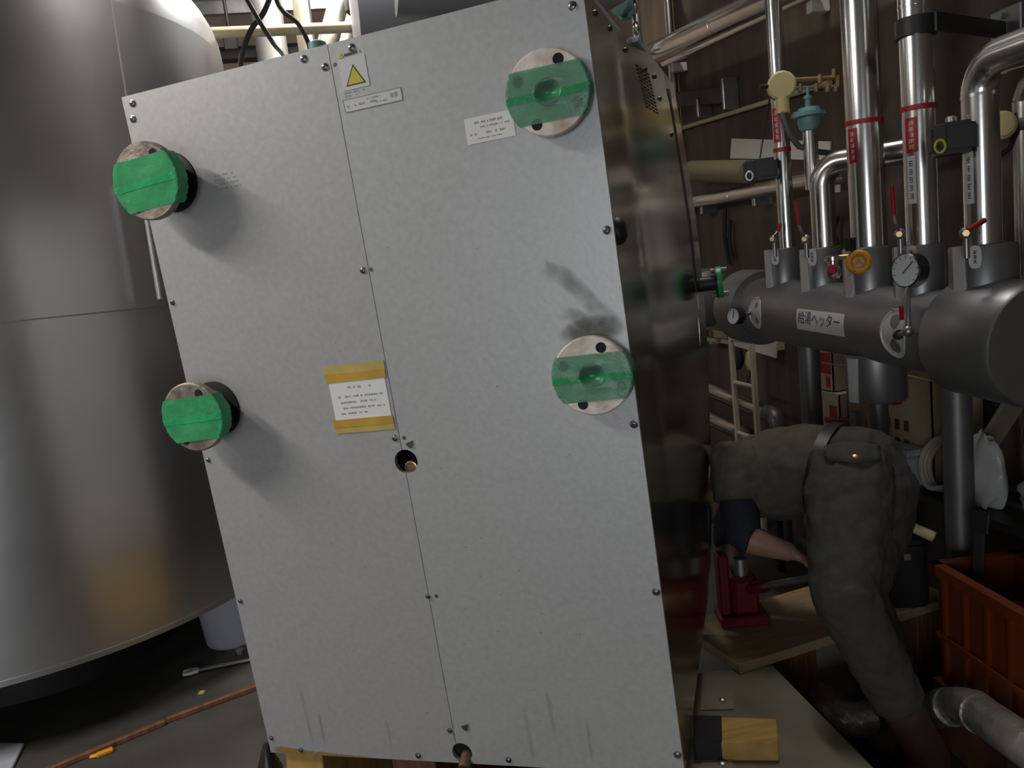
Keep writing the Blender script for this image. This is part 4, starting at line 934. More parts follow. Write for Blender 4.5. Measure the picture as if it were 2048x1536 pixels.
# leaning planks, plastic bag and black sack
pA, pB = atx(2052,770,2.0), atx(1965,905,1.99)
solo('leaning_plank', MB().bar(pB, pA+(pA-pB)*.6, .012, .10, Vector((1,0,.1))), K['plank'], 'dusty plank leaning against the wall at far right', 'plank', bev=.002)
def blob(name, c, sx, sy, sz, m, label, cat, seed, amp=.25, zmin=None, n=28, mm=18):
    rnd = random.Random(seed); ph = [rnd.uniform(0,6.28) for _ in range(8)]; rings = []
    for j in range(mm+1):
        t = math.pi*j/mm; ring = []
        for i in range(n):
            a = 2*math.pi*i/n
            d = 1+amp*(.5*math.sin(3*a+ph[0]+2*t)+.3*math.sin(5*a+ph[1]-3*t)+.35*math.sin(4*t+ph[2]+a)+.2*math.sin(9*a+ph[3]+5*t))
            p = Vector((c[0]+sx*d*max(math.sin(t),.03)*math.cos(a), c[1]+sy*d*max(math.sin(t),.03)*math.sin(a), c[2]-sz*d*math.cos(t)))
            if zmin is not None: p.z = max(p.z, zmin+.001*math.sin(7*a))
            ring.append(p)
        rings.append(ring)
    return solo(name, MB().loft(rings), m, label, cat, ang=50)
blob('plastic_bag', (1.885,2.115,SZ+.11), .045, .08, .12, K['bag'], 'crumpled white plastic bag beside the near header leg', 'bag', 11, .16, zmin=SZ+.001)
blob('plastic_bag', (1.96,1.85,SZ+.06), .10, .15, .08, K['bag'], 'flat white plastic bag spread at the right edge', 'bag', 5, zmin=SZ+.001)
blob('black_sack', (1.98,1.53,SZ+.09), .12, .10, .1, K['canvas'], 'slumped black sack on the shelf at the right edge', 'sack', 8, zmin=SZ+.001)
# orange crate with tools
crz0, crz1 = .19, .55
ca_, cb_, cc_ = atz(1856,1123,crz1), atz(2060,1240,crz1), atz(2062,1083,crz1)
ex = Vector((cb_.x-ca_.x, cb_.y-ca_.y, 0)); exl = .46; ex.normalize()
ey = Vector((-ex.y, ex.x, 0)); eyl = .27
if ey.x < 0: ey = -ey
MC = Matrix.Translation((ca_.x,ca_.y,0)) @ Matrix((ex,ey,Vector((0,0,1)))).transposed().to_4x4()
cr = thing('orange_crate', 'orange plastic crate full of tools at the lower right', 'crate', M=MC)
tw = .012; ins = .018
def cwall(a0, a1, b0, b1):      # upright wall piece in crate coordinates
    return MB().box((a0,b0,crz0),(a1,b1,crz1-.03),MC)
w1 = part('side_wall', cwall(ins,exl-ins,ins,ins+tw), K['crate'], cr); part('side_wall', cwall(ins,exl-ins,eyl-ins-tw,eyl-ins), K['crate'], cr)
part('end_wall', cwall(ins,ins+tw,ins,eyl-ins), K['crate'], cr); part('end_wall', cwall(exl-ins-tw,exl-ins,ins,eyl-ins), K['crate'], cr)
part('bottom', MB().box((ins,ins,crz0),(exl-ins,eyl-ins,crz0+.012),MC), K['crate'], cr)
part('rim', MB().box((0,0,crz1-.032),(exl,ins+tw,crz1),MC).box((0,eyl-ins-tw,crz1-.032),(exl,eyl,crz1),MC).box((0,0,crz1-.032),(ins+tw,eyl,crz1),MC).box((exl-ins-tw,0,crz1-.032),(exl,eyl,crz1),MC), K['crate'], cr)
for i in range(5): part('rib', MB().box((.05+.09*i,.006,crz0),(.062+.09*i,ins+.002,crz1-.03),MC), K['crate'], cr)
part('rib', MB().box((.02,.004,crz0+.14),(exl-.02,ins+.002,crz0+.155),MC), K['crate'], cr)
mcw = lambda x, y, z: MC @ Vector((x,y,z))
solo('crate_pallet', MB().box((.0,.0,0),(exl,.04,crz0),MC).box((0,.19,0),(exl,.26,crz0),MC), K['woodr'], 'pair of timber runners beneath the orange crate', 'timber')
solo('adjustable_wrench', MB().bar(mcw(.1,.06,crz0+.03), mcw(.06,.12,crz1+.10), .03, .012).bar(mcw(.06,.12,crz1+.09), mcw(.055,.13,crz1+.15), .05, .016), K['steel'], 'dark wrench standing upright inside the orange crate', 'wrench', bev=.003)
solo('red_pliers', MB().tube([mcw(.20,.10,crz1-.07), mcw(.26,.13,crz1-.045), mcw(.33,.14,crz1-.05)], .013, 10).tube([mcw(.22,.15,crz1-.07), mcw(.28,.16,crz1-.05), mcw(.34,.155,crz1-.055)], .013, 10), K['redb'], 'red handled pliers on top inside the orange crate', 'pliers')
solo('socket_bar', MB().cyl(mcw(.26,.07,crz1-.09), mcw(.40,.11,crz1-.075), .009, n=12).cyl(mcw(.25,.067,crz1-.091), mcw(.275,.074,crz1-.088), .014, n=12), K['lap'], 'bright steel socket bar lying in the orange crate', 'tool')
solo('pine_offcut', MB().bar(mcw(.16,.06,crz0+.10), mcw(.36,.20,crz0+.13), .07, .03), K['woody'], 'pine offcut lying low in the orange crate', 'wood block', bev=.003)
solo('grey_pump', MB().lathe(mcw(.12,.16,crz0+.013),(0,0,1),[(.05,0),(.05,.13),(.035,.15),(.035,.22),(.015,.23)],20), K['pipe_b'], 'black cylindrical tool head inside the orange crate', 'tool')
solo('plastic_wrap', MB().ball(mcw(.25,.18,crz1-.13),.04,sz=.7), K['bag'], 'crumpled clear wrap inside the orange crate', 'wrap')
# tool bag, tube, jack and bar on the plywood
tb = atz(1806,1200,PZ)
bg = thing('tool_bag', 'black tool bag standing on the plywood beside the worker', 'bag', (tb.x,tb.y,PZ))
MT = Matrix.Translation((tb.x,tb.y,PZ)) @ Matrix.Rotation(R_(-20),4,'Z')
part('body', MB().loft([[MT @ Vector((sx*s1*math.copysign(abs(math.cos(a))**.5,math.cos(a)), sy*s1*math.copysign(abs(math.sin(a))**.5,math.sin(a)), z)) for a in [2*math.pi*(i+.5)/24 for i in range(24)]] for z, sx, sy, s1 in ((0,.068,.06,1),(.02,.072,.064,1),(.12,.070,.062,1),(.19,.066,.055,1),(.215,.058,.045,1))]), K['canvas'], bg, ang=50)
part('flap', MB().box((-.066,-.064,.15),(.066,.05,.222),MT), K['canvas'], bg, bev=.015, seg=2)
part('clasp', MB().box((-.012,-.071,.165),(.008,-.064,.185),MT), K['zinc'], bg)
part('strap', MB().tube([MT @ Vector((-.06,0,.2)), MT @ Vector((-.05,0,.25)), MT @ Vector((.0,0,.27)), MT @ Vector((.05,0,.25)), MT @ Vector((.06,0,.2))], .007, 8), K['canvas'], bg)
t0, t1 = at(1800,1043,2.42), at(1868,1074,2.36)
tu = thing('paper_tube', 'pale yellow tube lying across the top of the tool bag', 'tube', t0)
part('tube', MB().lathe(t0,(t1-t0),[(.013,0),(.0155,.0),(.0155,(t1-t0).length),(.012,(t1-t0).length),(.012,(t1-t0).length-.03)],20), K['tubey'], tu); part('bore', MB().lathe(t1-(t1-t0).normalized()*.02,(t1-t0),[(.012,0),(.012,.001)],16), K['dark'], tu)
jk = atz(1485,1245,PZ)
jc = thing('hydraulic_jack', 'dark red hydraulic toe jack beside the cabinet on the plywood', 'jack', (jk.x,jk.y,PZ))
MJ = Matrix.Translation((jk.x,jk.y,PZ)) @ Matrix.Rotation(R_(-14),4,'Z')
part('base', MB().box((-.075,-.04,0),(.08,.075,.035),MJ), K['jackred'], jc, bev=.006)
part('frame', MB().box((-.03,-.03,.035),(.055,.06,.16),MJ), K['jackred'], jc, bev=.012)
part('toe_column', MB().box((-.07,-.02,.035),(-.035,.04,.24),MJ), K['jackred'], jc, bev=.006)
part('ram', MB().cyl(MJ @ Vector((.01,.015,.16)), MJ @ Vector((.01,.015,.215)), .022, n=18), K['zinc'], jc)
s0 = MJ @ Vector((.03,-.02,.125)); s1_ = at(1642,1152,2.30)
part('handle_socket', MB().cyl(s0+(s0-s1_).normalized()*.01, s0+(s1_-s0)*.22, .022, n=14), K['jackred'], jc)
part('pump_handle', MB().cyl(s0+(s1_-s0)*.2, s1_+(s1_-s0)*.3, .0105, n=14), K['zinc'], jc)
# foil clad pipes on the floor
f0 = [atz(1838,1428,.09), atz(1895,1414,.16), atz(1925,1412,.20), atz(1955,1424,.235), atz(2050,1490,.30), atz(2140,1550,.32)]
def smoothpath(pts, n=6):
    out = []; P_ = [pts[0]]+list(pts)+[pts[-1]]
    for i in range(1, len(P_)-2):
        for k in range(n):
            t = k/n; a, b, c, d = P_[i-1], P_[i], P_[i+1], P_[i+2]
            out.append(.5*((2*b)+(c-a)*t+(2*a-5*b+4*c-d)*t*t+(3*b-3*c+d-a)*t*t*t))
    out.append(pts[-1]); return out
fl = thing('foil_pipe', 'foil clad floor pipe bending away at the lower right corner', 'pipe', (f0[2].x,f0[2].y,0))
part('cladding', MB().tube(smoothpath([f0[0]+(f0[0]-f0[1])*.3]+f0+[f0[5]+(f0[5]-f0[4])*6]), .0495, 24), K['foil'], fl)
for i in (1,3):
    d_ = (f0[i+1]-f0[i]).normalized(); part('foil_collar', MB().cyl(f0[i]-d_*.02, f0[i]+d_*.02, .053, n=24), K['foil'], fl)
for p in (f0[0],f0[4]): part('saddle', MB().box((p.x-.03,p.y-.02,0),(p.x+.03,p.y+.02,p.z-.046)), K['steel'], fl)
f1_ = [atz(1560,1330,.09), atz(1600,1362,.09), atz(1650,1402,.09), atz(1685,1432,.09), atz(1715,1440,.09), atz(1740,1436,.09)]
fm_ = thing('foil_pipe', 'dim foil clad pipe bend in the gap between the boards', 'pipe', (f1_[2].x,f1_[2].y,0))
part('cladding', MB().tube(smoothpath(f1_), .050, 24), K['foil'], fm_); 
for p in (f1_[1],f1_[4]): part('saddle', MB().box((p.x-.03,p.y-.02,0),(p.x+.03,p.y+.02,.045)), K['steel'], fm_)
# ladder, rack and pipes in the gap left of the header
LX = 1.90
ld = thing('ladder', 'narrow beige steel ladder standing behind the left header leg', 'ladder', (LX,3.68,0))
for y in (3.79,3.575): part('rail', MB().box((LX-.011,y-.011,0),(LX+.011,y+.011,1.12)), K['beiged'], ld)
for z in (.30,.57,.835,1.06): part('rung', MB().cyl((LX,3.575,z),(LX,3.79,z),.010,n=12), K['beiged'], ld)
rk = thing('wall_rack', 'beige two bar rack on the wall beside the cabinet', 'rack', (2.1,4.05,1.0))
for z in (1.01,1.08): part('bar', MB().box((2.03,3.7,z-.012),(2.05,4.4,z+.012)), K['beige'], rk)
for y in (3.72,4.35): part('bracket', MB().box((2.05,y-.015,.98),(2.149,y+.015,1.11)), K['beige'], rk)
nt_ = thing('hanging_notice', 'white notice sheet hung behind the header left end', 'sheet', (1.90,3.6,.97))
n0, n1_, n2_, n3_ = atx(1462,655,1.91), atx(1555,680,1.91), atx(1552,716,1.91), atx(1462,690,1.91)
part('sheet', MB().add([n0,n1_,n2_,n3_]+[p+Vector((.004,0,0)) for p in (n0,n1_,n2_,n3_)], [(0,1,2,3),(7,6,5,4),(0,4,5,1),(1,5,6,2),(2,6,7,3),(3,7,4,0)]), K['white'], nt_)
part('hook_wire', MB().tube([n0+Vector((.002,0,0)), n0+Vector((.06,0,.06)), Vector((2.03,n0.y,1.09))], .002, 6), K['grey'], nt_)
for k, (a, b, r) in enumerate((((1425,780),(1535,825),.040),((1425,838),(1480,862),.040))):
    p, q_ = atx(*a,2.0), atx(*b,2.0)
    t_ = thing('low_pipe', ['upper shiny low pipe behind the ladder','lower shiny low pipe behind the ladder'][k], 'pipe', q_)
    dd = (q_-p).normalized(); 
    part('cladding', MB().cyl(p-dd*.8, q_, r, n=24), K['chrome2'], t_)
    part('elbow', MB().tube(smoothpath([q_, q_+dd*.05, q_+dd*.08+Vector((0,0,-.03)), q_+dd*.09+Vector((0,0,-.09)), Vector((q_.x+dd.x*.09,q_.y+dd.y*.09,.0))]), r, 20), K['silverd'], t_)
hg = thing('hanging_tools', 'dark gloves and a brush hung on the beige rack', 'tools', (2.0,4.0,.8))
part('glove', MB().ball((2.02,3.97,.93),.035,sz=1.8), K['canvas'], hg); part('brush', MB().lathe((2.02,3.83,.88),(0,0,1),[(.02,0),(.03,.04),(.02,.09),(.008,.1),(.008,.17)],14), K['tubey'], hg); part('cord', MB().tube([(2.02,3.83,1.0),(2.03,3.86,.85),(2.02,3.88,.80),(2.02,3.9,.78)], .004, 6), K['black'], hg)

# ------------------------------------------------------------------ things seen above the cabinet at the back
YP = 5.2
def vpipe(px0, px1, py, Y, r, m, name, label, lean=0, z0=0.0):
    p = aty((px0+px1)/2, py, Y); return p, solo(name, MB().tube([(p.x-lean*(p.z-z0),Y,z0),(p.x,Y,p.z),(p.x+lean*(zt-p.z),Y,zt)], r, 32), m, label, 'pipe')
pa, _ = vpipe(512,565,60,YP,.092,K['bright'],'tall_pipe','wide bright vertical pipe above the cabinet left of the seam')
vpipe(592,612,40,4.9,.036,K['beiged'],'tall_pipe','beige vertical pipe between two bright pipes above the cabinet')
vpipe(606,622,30,5.6,.030,K['bright'],'tall_pipe','thin bright vertical pipe just right of the beige one')
l0, l1 = aty(655,88,5.0), aty(690,-40,5.0)
solo('slanted_pipe', MB().cyl(l0+(l0-l1)*3, l1+(l1-l0)*3.5, .060, n=32), K['bright'], 'bright slanted pipe rising right above the cabinet top', 'pipe')
l0, l1 = aty(688,85,5.3), aty(704,-10,5.3)
solo('slanted_pipe', MB().cyl(l0+(l0-l1)*3, l1+(l1-l0)*5, .045, n=32), K['bright'], 'second bright slanted pipe close to the rear tank', 'pipe')
bb = aty(705,8,4.9)
solo('black_valve', MB().lathe(bb+Vector((0,0,-.07)),(.2,0,1),[(.02,0),(.05,.02),(.06,.07),(.05,.12),(.03,.14),(.03,.3)],20), K['pitch'], 'black bulbous valve head hanging beside the slanted pipes', 'valve')
c0, c1 = aty(430,66,4.8), aty(730,53,4.8)
solo('conduit', MB().cyl(c0+(c0-c1)*.02, c1+(c1-c0)*.3, .030, n=14), K['beige'], 'thick beige horizontal conduit crossing above the cabinet', 'conduit')
s0, s1 = aty(420,18,5.75), aty(730,2,5.75)
su = thing('strut_channel', 'grey steel strut channel hung high on the back wall', 'channel', s0)
part('channel', MB().bar(s0+(s0-s1)*2, s1+(s1-s0)*.6, .05, .08), K['zinc'], su)
for x in (455,640,655):
    p = aty(x,10,5.75); part('hanger_rod', MB().cyl((p.x,5.75,p.z),(p.x,5.75,zt),.010,n=8), K['steel'], su)
hgp = aty(462,88,5.4)
hl = thing('hanger_wire', 'dark hanger rod with a square foot at upper left', 'hanger', hgp)
part('rod', MB().cyl(hgp, (hgp.x-.02,5.4,zt), .010, n=8), K['steel'], hl); part('foot', MB().box((-.04,-.03,-.04),(.04,.03,.03), Matrix.Translation(hgp)), K['steel'], hl, bev=.004)
# shelf or beam low on the back wall
bw0, bw1 = aty(430,112,6.2), aty(720,95,6.2)
solo('cable_tray', MB().bar(bw0+(bw0-bw1)*2, bw1+(bw1-bw0)*.3, .12, .08), K['steel'], 'dark cable tray across the back behind the bright pipes', 'tray')
# cables
dn = lambda x, y, Y: aty(x, y, Y)
solo('black_cable', MB().tube(smoothpath([dn(470,-40,3.4), dn(497,5,3.4), dn(520,45,3.3), dn(548,88,3.2), dn(566,108,3.1), dn(575,125,3.0)]), .009, 10), K['black'], 'thick black cable slanting across the wide bright pipe', 'cable')
solo('black_cable', MB().tube(smoothpath([dn(560,-60,4.3), dn(530,20,4.3), dn(505,55,4.3), dn(488,95,4.3), dn(480,140,4.3), dn(478,220,4.3)]), .013, 10), K['black'], 'black cable curving down left of the wide bright pipe', 'cable')
solo('black_cable', MB().tube(smoothpath([Vector((dn(540,20,4.4).x,4.4,zt)), dn(544,-80,4.4), dn(552,-5,4.4), dn(566,22,4.4), dn(584,36,4.4), dn(598,50,4.4), dn(612,75,4.4), dn(622,110,4.4), dn(630,200,4.4)]), .012, 10), K['black'], 'black cable arching behind the beige vertical pipe', 'cable')
tg = cw(.40,.16,1.632)
solo('teal_fitting', MB().lathe(Vector((tg.x,tg.y,tg.z-.004)),(0,0,1),[(.03,0),(.03,.03),(.02,.035),(.02,.05),(.012,.055)],16), K['teal'], 'teal cable gland fitting standing on the cabinet roof', 'fitting')
ct = cw(.63,.1,1.622)
solo('black_strip', MB().box((-.14,-.012,0),(.16,.012,.016), Matrix.Translation(ct) @ CM.to_3x3().to_4x4()), K['black'], 'black rubber strip lying along the cabinet roof edge', 'strip', bev=.004)

# ------------------------------------------------------------------ floor at the left
bk_ = atz(452,1300,0)
bu = thing('plastic_bucket', 'pale grey plastic bucket between the tank and the cabinet', 'bucket', (bk_.x,bk_.y,0))
bcx, bcy = bk_.x+.03, bk_.y+.12
part('wall', MB().lathe((bcx,bcy,0),(0,0,1),[(.125,0),(.13,.01),(.155,.27),(.163,.272),(.163,.285),(.148,.285),(.125,.012)],40,True,True), K['bucket'], bu)
part('handle', MB().tube([(bcx+.163*math.cos(a),bcy-.03*math.sin(a)-.02,.26-.12*math.sin(a)) for a in [math.pi*i/14 for i in range(15)]], .004, 8), K['zinc'], bu)
w0_, w1_ = atz(372,1345,.014), atz(505,1318,.014)
sp = thing('combination_wrench', 'steel spanner lying on the floor left of the cabinet', 'wrench', w0_)
part('shank', MB().bar(w0_+(w1_-w0_)*.15, w1_+(w1_-w0_)*.05, .018, .009), K['zinc'], sp, bev=.003)
dw = (w1_-w0_).normalized(); pw_ = Vector((-dw.y,dw.x,0))
part('open_jaw', MB().prism([(.0,-.012),(.03,-.022),(.06,-.02),(.062,-.010),(.036,-.008),(.036,.008),(.062,.010),(.06,.02),(.03,.022),(0,.012)], Matrix.Translation(w0_+dw*.05+Vector((0,0,-.006))) @ Matrix((-dw,-pw_,Vector((0,0,1)))).transposed().to_4x4(), .012), K['lap'], sp)
nt2 = atz(480,1306,.0); solo('hex_nut', MB().lathe((nt2.x,nt2.y,0),(0,0,1),[(.012,0),(.02,.0),(.02,.016),(.010,.016)],6), K['zinc'], 'small steel nut on the floor by the bucket', 'nut')
a_, b_ = atz(60,1556,.010), atz(330,1444,.010); c_, d_ = atz(334,1440,.010), atz(545,1362,.010)
solo('wood_strip', MB().bar(a_+(a_-b_)*.3, b_, .020, .02), K['woodr'], 'brown wooden strip on the floor at lower left', 'strip', bev=.003)
solo('wood_strip', MB().bar(c_, d_+(d_-c_)*.3, .020, .02), K['woodr'], 'reddish wooden strip running in under the cabinet', 'strip', bev=.003)
yo = atz(212,1508,0); solo('orange_offcut', MB().box((-.03,-.010,0),(.025,.010,.016), Matrix.Translation((yo.x,yo.y,0)) @ Matrix.Rotation(R_(25),4,'Z')).box((-.04,-.006,0),(-.01,.012,.011), Matrix.Translation((yo.x-.01,yo.y-.006,0)) @ Matrix.Rotation(R_(10),4,'Z')), K['orange'], 'small orange plastic scrap beside the wooden strip', 'scrap', bev=.004)
yc = atz(403,1386,0); solo('yellow_scrap', MB().prism([(-.012,-.008),(.01,-.01),(.014,.006),(-.004,.012)], Matrix.Translation((yc.x,yc.y,0)), .006), K['ybox'], 'tiny yellow scrap on the dark floor', 'scrap')
q0 = [q(-60,1490,0), q(50,1492,0), q(20,1552,0), q(-80,1560,0)]
lw = thing('floor_plate', 'bluish grey metal plate on the floor in the lower left corner', 'plate', (*q0[0],0)); part('plate', quadblk(q0,0,.012), K['bucket'], lw, bev=.002)

# ------------------------------------------------------------------ ceiling light fixtures
for i, (x, y, z, rz, pw) in enumerate(LAMPS):
    M = Matrix.Translation((x,y,z)) @ Matrix.Rotation(R_(rz+90),4,'Z')
    t_ = thing('fluorescent_fixture', ['ceiling fluorescent fixture over the back corner','ceiling fluorescent fixture high above the header','ceiling fluorescent fixture hung in front of the big tank'][i], 'lamp', (x,y,z))
    part('tray', MB().box((-.62,-.07,0),(.62,.07,.05),M), K['fix'], t_, bev=.004)
    for s_ in (-1,1): part('tube', MB().cyl(M @ Vector((-.58,.035*s_,-.03)), M @ Vector((.58,.035*s_,-.03)), .014, n=16), K['tube_e'], t_)
    for s_ in (-1,1): part('end_holder', MB().box((.59*s_-.015,-.06,-.05),(.59*s_+.015,.06,0),M), K['fix'], t_)
    for s_ in (-1,1): part('drop_rod', MB().cyl(M @ Vector((.4*s_,0,.05)), (M @ Vector((.4*s_,0,0))).xy.to_3d()+Vector((0,0,ZC)), .006, n=8), K['zinc'], t_)

# ------------------------------------------------------------------ the worker, bending over behind the cabinet
def ring(c, ax_u, ax_v, a, b, n=20, pw=1.0):
    out = []
    for i in range(n):
        t = 2*math.pi*i/n; cu, sv = math.cos(t), math.sin(t)
        out.append(c+ax_u*(a*math.copysign(abs(cu)**pw,cu))+ax_v*(b*math.copysign(abs(sv)**pw,sv)))
    return out
def limb(mb, pts, rads, n=18, side=None, flat=None):
    pts = [Vector(p) for p in pts]; rings = []; pt_v = None
    for i, p in enumerate(pts):
        t = (pts[min(i+1,len(pts)-1)]-pts[max(i-1,0)]).normalized()
        if side is not None: u = side - t*side.dot(t)
        elif pt_v is None: u = frame_z(t) @ Vector((1,0,0))
        else: u = pt_v - t*pt_v.dot(t)
        u.normalize(); pt_v = u.copy(); v = t.cross(u)
        r = rads[i]; a, b = (r if isinstance(r, tuple) else (r, r))
        rings.append(ring(p, u, v, a, b, n))
    mb.loft(rings); return mb
def fuse(name, mb, m, parent, voxel, smooth_it, label=None, wrinkle=0, wscale=.06):
    me = bpy.data.meshes.new(name); me.from_pydata([tuple(p) for p in mb.v], [], mb.f)
    bm = bmesh.new(); bm.from_mesh(me); bmesh.ops.recalc_face_normals(bm, faces=bm.faces); bm.to_mesh(me); bm.free()
    o = bpy.data.objects.new(name, me); COL.objects.link(o)
    rm = o.modifiers.new('r', 'REMESH'); rm.mode = 'VOXEL'; rm.voxel_size = voxel
    sm = o.modifiers.new('s', 'SMOOTH'); sm.factor = .5; sm.iterations = smooth_it
    if wrinkle:
        tx = bpy.data.textures.new(name+'_folds', 'CLOUDS'); tx.noise_scale = wscale; tx.noise_depth = 2
        dm = o.modifiers.new('d', 'DISPLACE'); dm.texture = tx; dm.strength = wrinkle; dm.mid_level = .5; dm.texture_coords = 'GLOBAL'
    bpy.context.view_layer.update()
    me2 = bpy.data.meshes.new_from_object(o.evaluated_get(bpy.context.evaluated_depsgraph_get()))
    bpy.data.objects.remove(o); bpy.data.meshes.remove(me)
    me2.name = name; inv = WM[parent].inverted(); me2.transform(inv)
    me2.materials.clear(); me2.materials.append(m); me2.shade_smooth()
    o2 = bpy.data.objects.new(name, me2); COL.objects.link(o2); o2.parent = parent; WM[o2] = WM[parent].copy()
    if label: o2['label'] = label
    return o2
hipN, hipF = at(1700,955,2.22), at(1755,985,2.47)
kneN, ankN = at(1688,1192,2.03), atz(1858,1522,.10)
kneF, ankF = at(1712,1182,2.24), atz(1812,1400,.10)
pel = (hipN+hipF)/2 + Vector((0,0,.02))
chest = at(1545,948,2.52); neck = at(1462,955,2.60); waist = (pel+chest)/2+Vector((0,0,.025))
headc = neck + (neck-chest).normalized()*.16 + Vector((0,0,-.07))
lat = (hipF-hipN); lat.z = 0; lat.normalize()          # towards the far side
shN, shF = at(1468,925,2.46), at(1470,935,2.80)
elN, wrN, haN = at(1487,1075,2.40), at(1585,1105,2.36), at(1632,1128,2.36)
elF, wrF, haF = shF+Vector((-.06,-.03,-.24)), shF+Vector((-.08,-.13,-.42)), shF+Vector((-.07,-.17,-.50))
wk = thing('person', 'worker in khaki work clothes bending forward behind the cabinet', 'person', (ankN.x,ankN.y,0))
body = MB()
limb(body, [pel+Vector((.06,0,-.02)), pel, waist, chest, neck], [(.12,.09),(.15,.12),(.14,.105),(.165,.115),(.09,.07)], 24, lat)
limb(body, [neck-(neck-chest)*.2, neck+(headc-neck)*.4, headc], [.06,.056,.06], 16)
body.ball(headc, .10, .86, 1.0, 1.18, 20, 14, (headc-neck).to_track_quat('Z','Y').to_matrix())
fwd_h = (headc-neck).normalized(); nose_d = Vector((-.6,-.2,-.75)).normalized()
body.ball(headc+nose_d*.10, .016, n=8, m=6); 
for s_ in (-1,1): body.ball(headc+lat*.088*s_, .022, .4, 1, 1.3, 8, 6)
for sh_, el, wr, hd in ((shN,elN,wrN,haN),(shF,elF,wrF,haF)):
    limb(body, [sh_, sh_+(el-sh_)*.5, el], [.058,.05,.042], 16); limb(body, [el, el+(wr-el)*.3, wr], [.042,.042,.028], 16)
    hd_d = (hd-wr).normalized(); hs = hd_d.cross(Vector((0,0,1))).normalized(); up = hs.cross(hd_d)
    limb(body, [wr, wr+hd_d*.03, wr+hd_d*.08], [(.026,.018),(.040,.016),(.042,.014)], 14, hs)
    for k in range(4):
        off = hs*(-.031+.021*k); L = (.066,.078,.074,.058)[k]
        a = wr+hd_d*.075+off; b = a+hd_d*L*.45-up*.012; c = b+hd_d*L*.30-up*.028; d = c-up*.022+hd_d*.004
        limb(body, [a,b,c,d], [.010,.0095,.009,.0075], 10)
    a = wr+hd_d*.03+hs*.036; limb(body, [a, a+hs*.02+hd_d*.028-up*.008, a+hs*.024+hd_d*.055-up*.02], [.013,.011,.009], 10)
for hp_, kn, an in ((hipN,kneN,ankN),(hipF,kneF,ankF)):
    limb(body, [hp_, hp_+(kn-hp_)*.5, kn], [.082,.07,.053], 18); limb(body, [kn, kn+(an-kn)*.35, an], [.053,.054,.036], 16)
    fd = Vector((-.75,-.45,0)).normalized()
    limb(body, [an+Vector((0,0,.02)), Vector((an.x,an.y,.06))-fd*.03, Vector((an.x,an.y,.04))+fd*.09, Vector((an.x,an.y,.035))+fd*.17], [(.036,.036),(.036,.045),(.042,.03),(.032,.022)], 16)
fuse('body', body, K['skin'], wk, .008, 4)
# trousers
tr = MB()
limb(tr, [pel+(pel-waist).normalized()*.085+Vector((0,0,-.01)), pel+(pel-waist).normalized()*.04, pel, pel+(waist-pel)*.45, pel+(waist-pel)*.85], [(.10,.075),(.158,.128),(.172,.145),(.168,.142),(.160,.132)], 28, lat)
for hp_, kn, an in ((hipN,kneN,ankN),(hipF,kneF,ankF)):
    e = kn+(an-kn)*.63
    limb(tr, [hp_+(hp_-kn)*.12, hp_+(kn-hp_)*.25, hp_+(kn-hp_)*.6, kn, kn+(an-kn)*.25, kn+(an-kn)*.5, e], [.112,.116,.097,.084,.076,.070,.069], 22)
tr.ball(pel+(pel-waist).normalized()*.005+Vector((0,0,-.03)), .135, 1.0, 1.1, .95)
tr.ball((hipN+hipF)/2+Vector((.02,0,-.10)), .11)
trs = fuse('trousers', tr, K['denim'], wk, .009, 4, 'khaki work trousers', .020, .045)
# shirt
sh_ = MB()
limb(sh_, [pel+(waist-pel)*.55, waist, waist+(chest-waist)*.5, chest, chest+(neck-chest)*.5, neck+(neck-chest)*.05], [(.162,.132),(.160,.135),(.172,.140),(.185,.140),(.165,.120),(.085,.075)], 28, lat)
for s0_, el in ((shN,elN),(shF,elF)): limb(sh_, [s0_+(chest-s0_)*.35, s0_, s0_+(el-s0_)*.30, s0_+(el-s0_)*.52], [.085,.085,.080,.080], 20)
fuse('shirt', sh_, K['shirt'], wk, .009, 4, 'olive short sleeved work shirt', .020, .055)
for s0_, el, wr in ((shN,elN,wrN),(shF,elF,wrF)):
    us = limb(MB(), [s0_+(el-s0_)*.3, s0_+(el-s0_)*.7, el, el+(wr-el)*.12], [.058,.056,.052,.050], 16)
    fuse('undersleeve', us, K['navy'], wk, .008, 3, 'dark undersleeve')
# belt
bc0 = pel+(waist-pel)*.72; bt_ = (waist-pel).normalized(); bu_ = (lat-bt_*lat.dot(bt_)).normalized(); bv_ = bt_.cross(bu_)
part('belt', MB().loft([ring(bc0+bt_*o, bu_, bv_, a*1.045, b*1.045, 40) for o, a, b in ((-.018,.164,.136),(-.017,.168,.141),(.017,.167,.140),(.018,.163,.135))], caps=False), K['belt'], wk, ang=50)
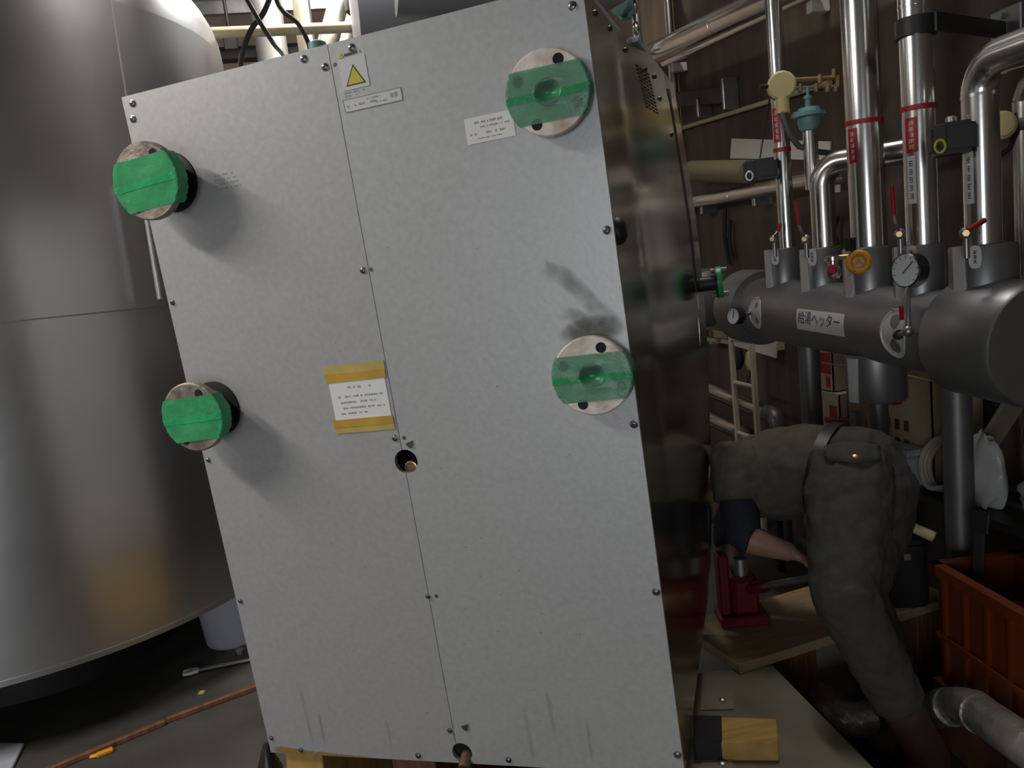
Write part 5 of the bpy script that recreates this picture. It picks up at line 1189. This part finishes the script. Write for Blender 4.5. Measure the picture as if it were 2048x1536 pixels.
# back pocket flap with button on the near side
def surf(px, py, mesh_o):       # first point of a cloth surface under a pixel (used only to seat the pocket on the cloth)
    inv = WM[wk].inverted(); o_l = inv @ EYE; d_l = inv.to_3x3() @ ray(px, py)
    hit, loc_, nn, _ = mesh_o.ray_cast(o_l, d_l.normalized()); return (WM[wk] @ loc_, nn) if hit else (at(px,py,2.2), Vector((0,-1,0)))
N = 12
top = [(1648+ (1760-1648)*i/N, 893-10*math.sin(math.pi*i/N)) for i in range(N+1)]
bot = [(1652+(1760-1652)*i/N, 921+6*math.sin(math.pi*i/N)) for i in range(N+1)]
rows = []
for j in range(5):
    rw = []
    for i in range(N+1):
        x = top[i][0]+(bot[i][0]-top[i][0])*j/4; y = top[i][1]+(bot[i][1]-top[i][1])*j/4
        p, nn = surf(x, y, trs); rw.append(p+nn*(.003+.004*j/4))
    rows.append(rw)
vs = [p for r in rows for p in r]; fs = [(j*(N+1)+i, j*(N+1)+i+1, (j+1)*(N+1)+i+1, (j+1)*(N+1)+i) for j in range(4) for i in range(N)]
fp = part('pocket_flap', MB().add(vs, fs), K['denim'], wk, ang=60)
mod = fp.modifiers.new('thick', 'SOLIDIFY'); mod.thickness = .004; mod.offset = -1
p, nn = surf(1711, 917, trs); part('button', MB().lathe(p+nn*.006, nn, [(.008,0),(.008,.003),(.005,.004)], 14), K['brass'], wk)
# hair
part('hair', MB().ball(headc-nose_d*.022+Vector((0,0,.012)), .106, .9, 1.0, 1.08, 20, 14, (headc-neck).to_track_quat('Z','Y').to_matrix()), K['hair'], wk)
# boots
for an in (ankN, ankF):
    fd = Vector((-.75,-.45,0)).normalized(); sd = Vector((-fd.y,fd.x,0)); b_ = MB(); g_ = Vector((an.x,an.y,0))
    kn_ = kneN if an is ankN else kneF
    limb(b_, [an+(kn_-an)*.46, an+(kn_-an)*.25, g_+Vector((0,0,.11)), g_+Vector((0,0,.06))-fd*.015, g_+Vector((0,0,.052))+fd*.06, g_+Vector((0,0,.045))+fd*.13, g_+Vector((0,0,.04))+fd*.19], [.056,.054,.055,(.050,.058),(.052,.052),(.054,.045),(.040,.03)], 18, sd)
    fuse('boot', b_, K['boot'], wk, .008, 3, 'brown work boot')
    part('boot_sole', MB().prism([(-.07,-.035),(-.05,-.045),(.06,-.042),(.15,-.055),(.21,-.035),(.225,0),(.21,.035),(.15,.055),(.06,.042),(-.05,.045),(-.07,.035)], Matrix.Translation(g_) @ Matrix((fd,sd,Vector((0,0,1)))).transposed().to_4x4(), .022), K['black'], wk, bev=.004)
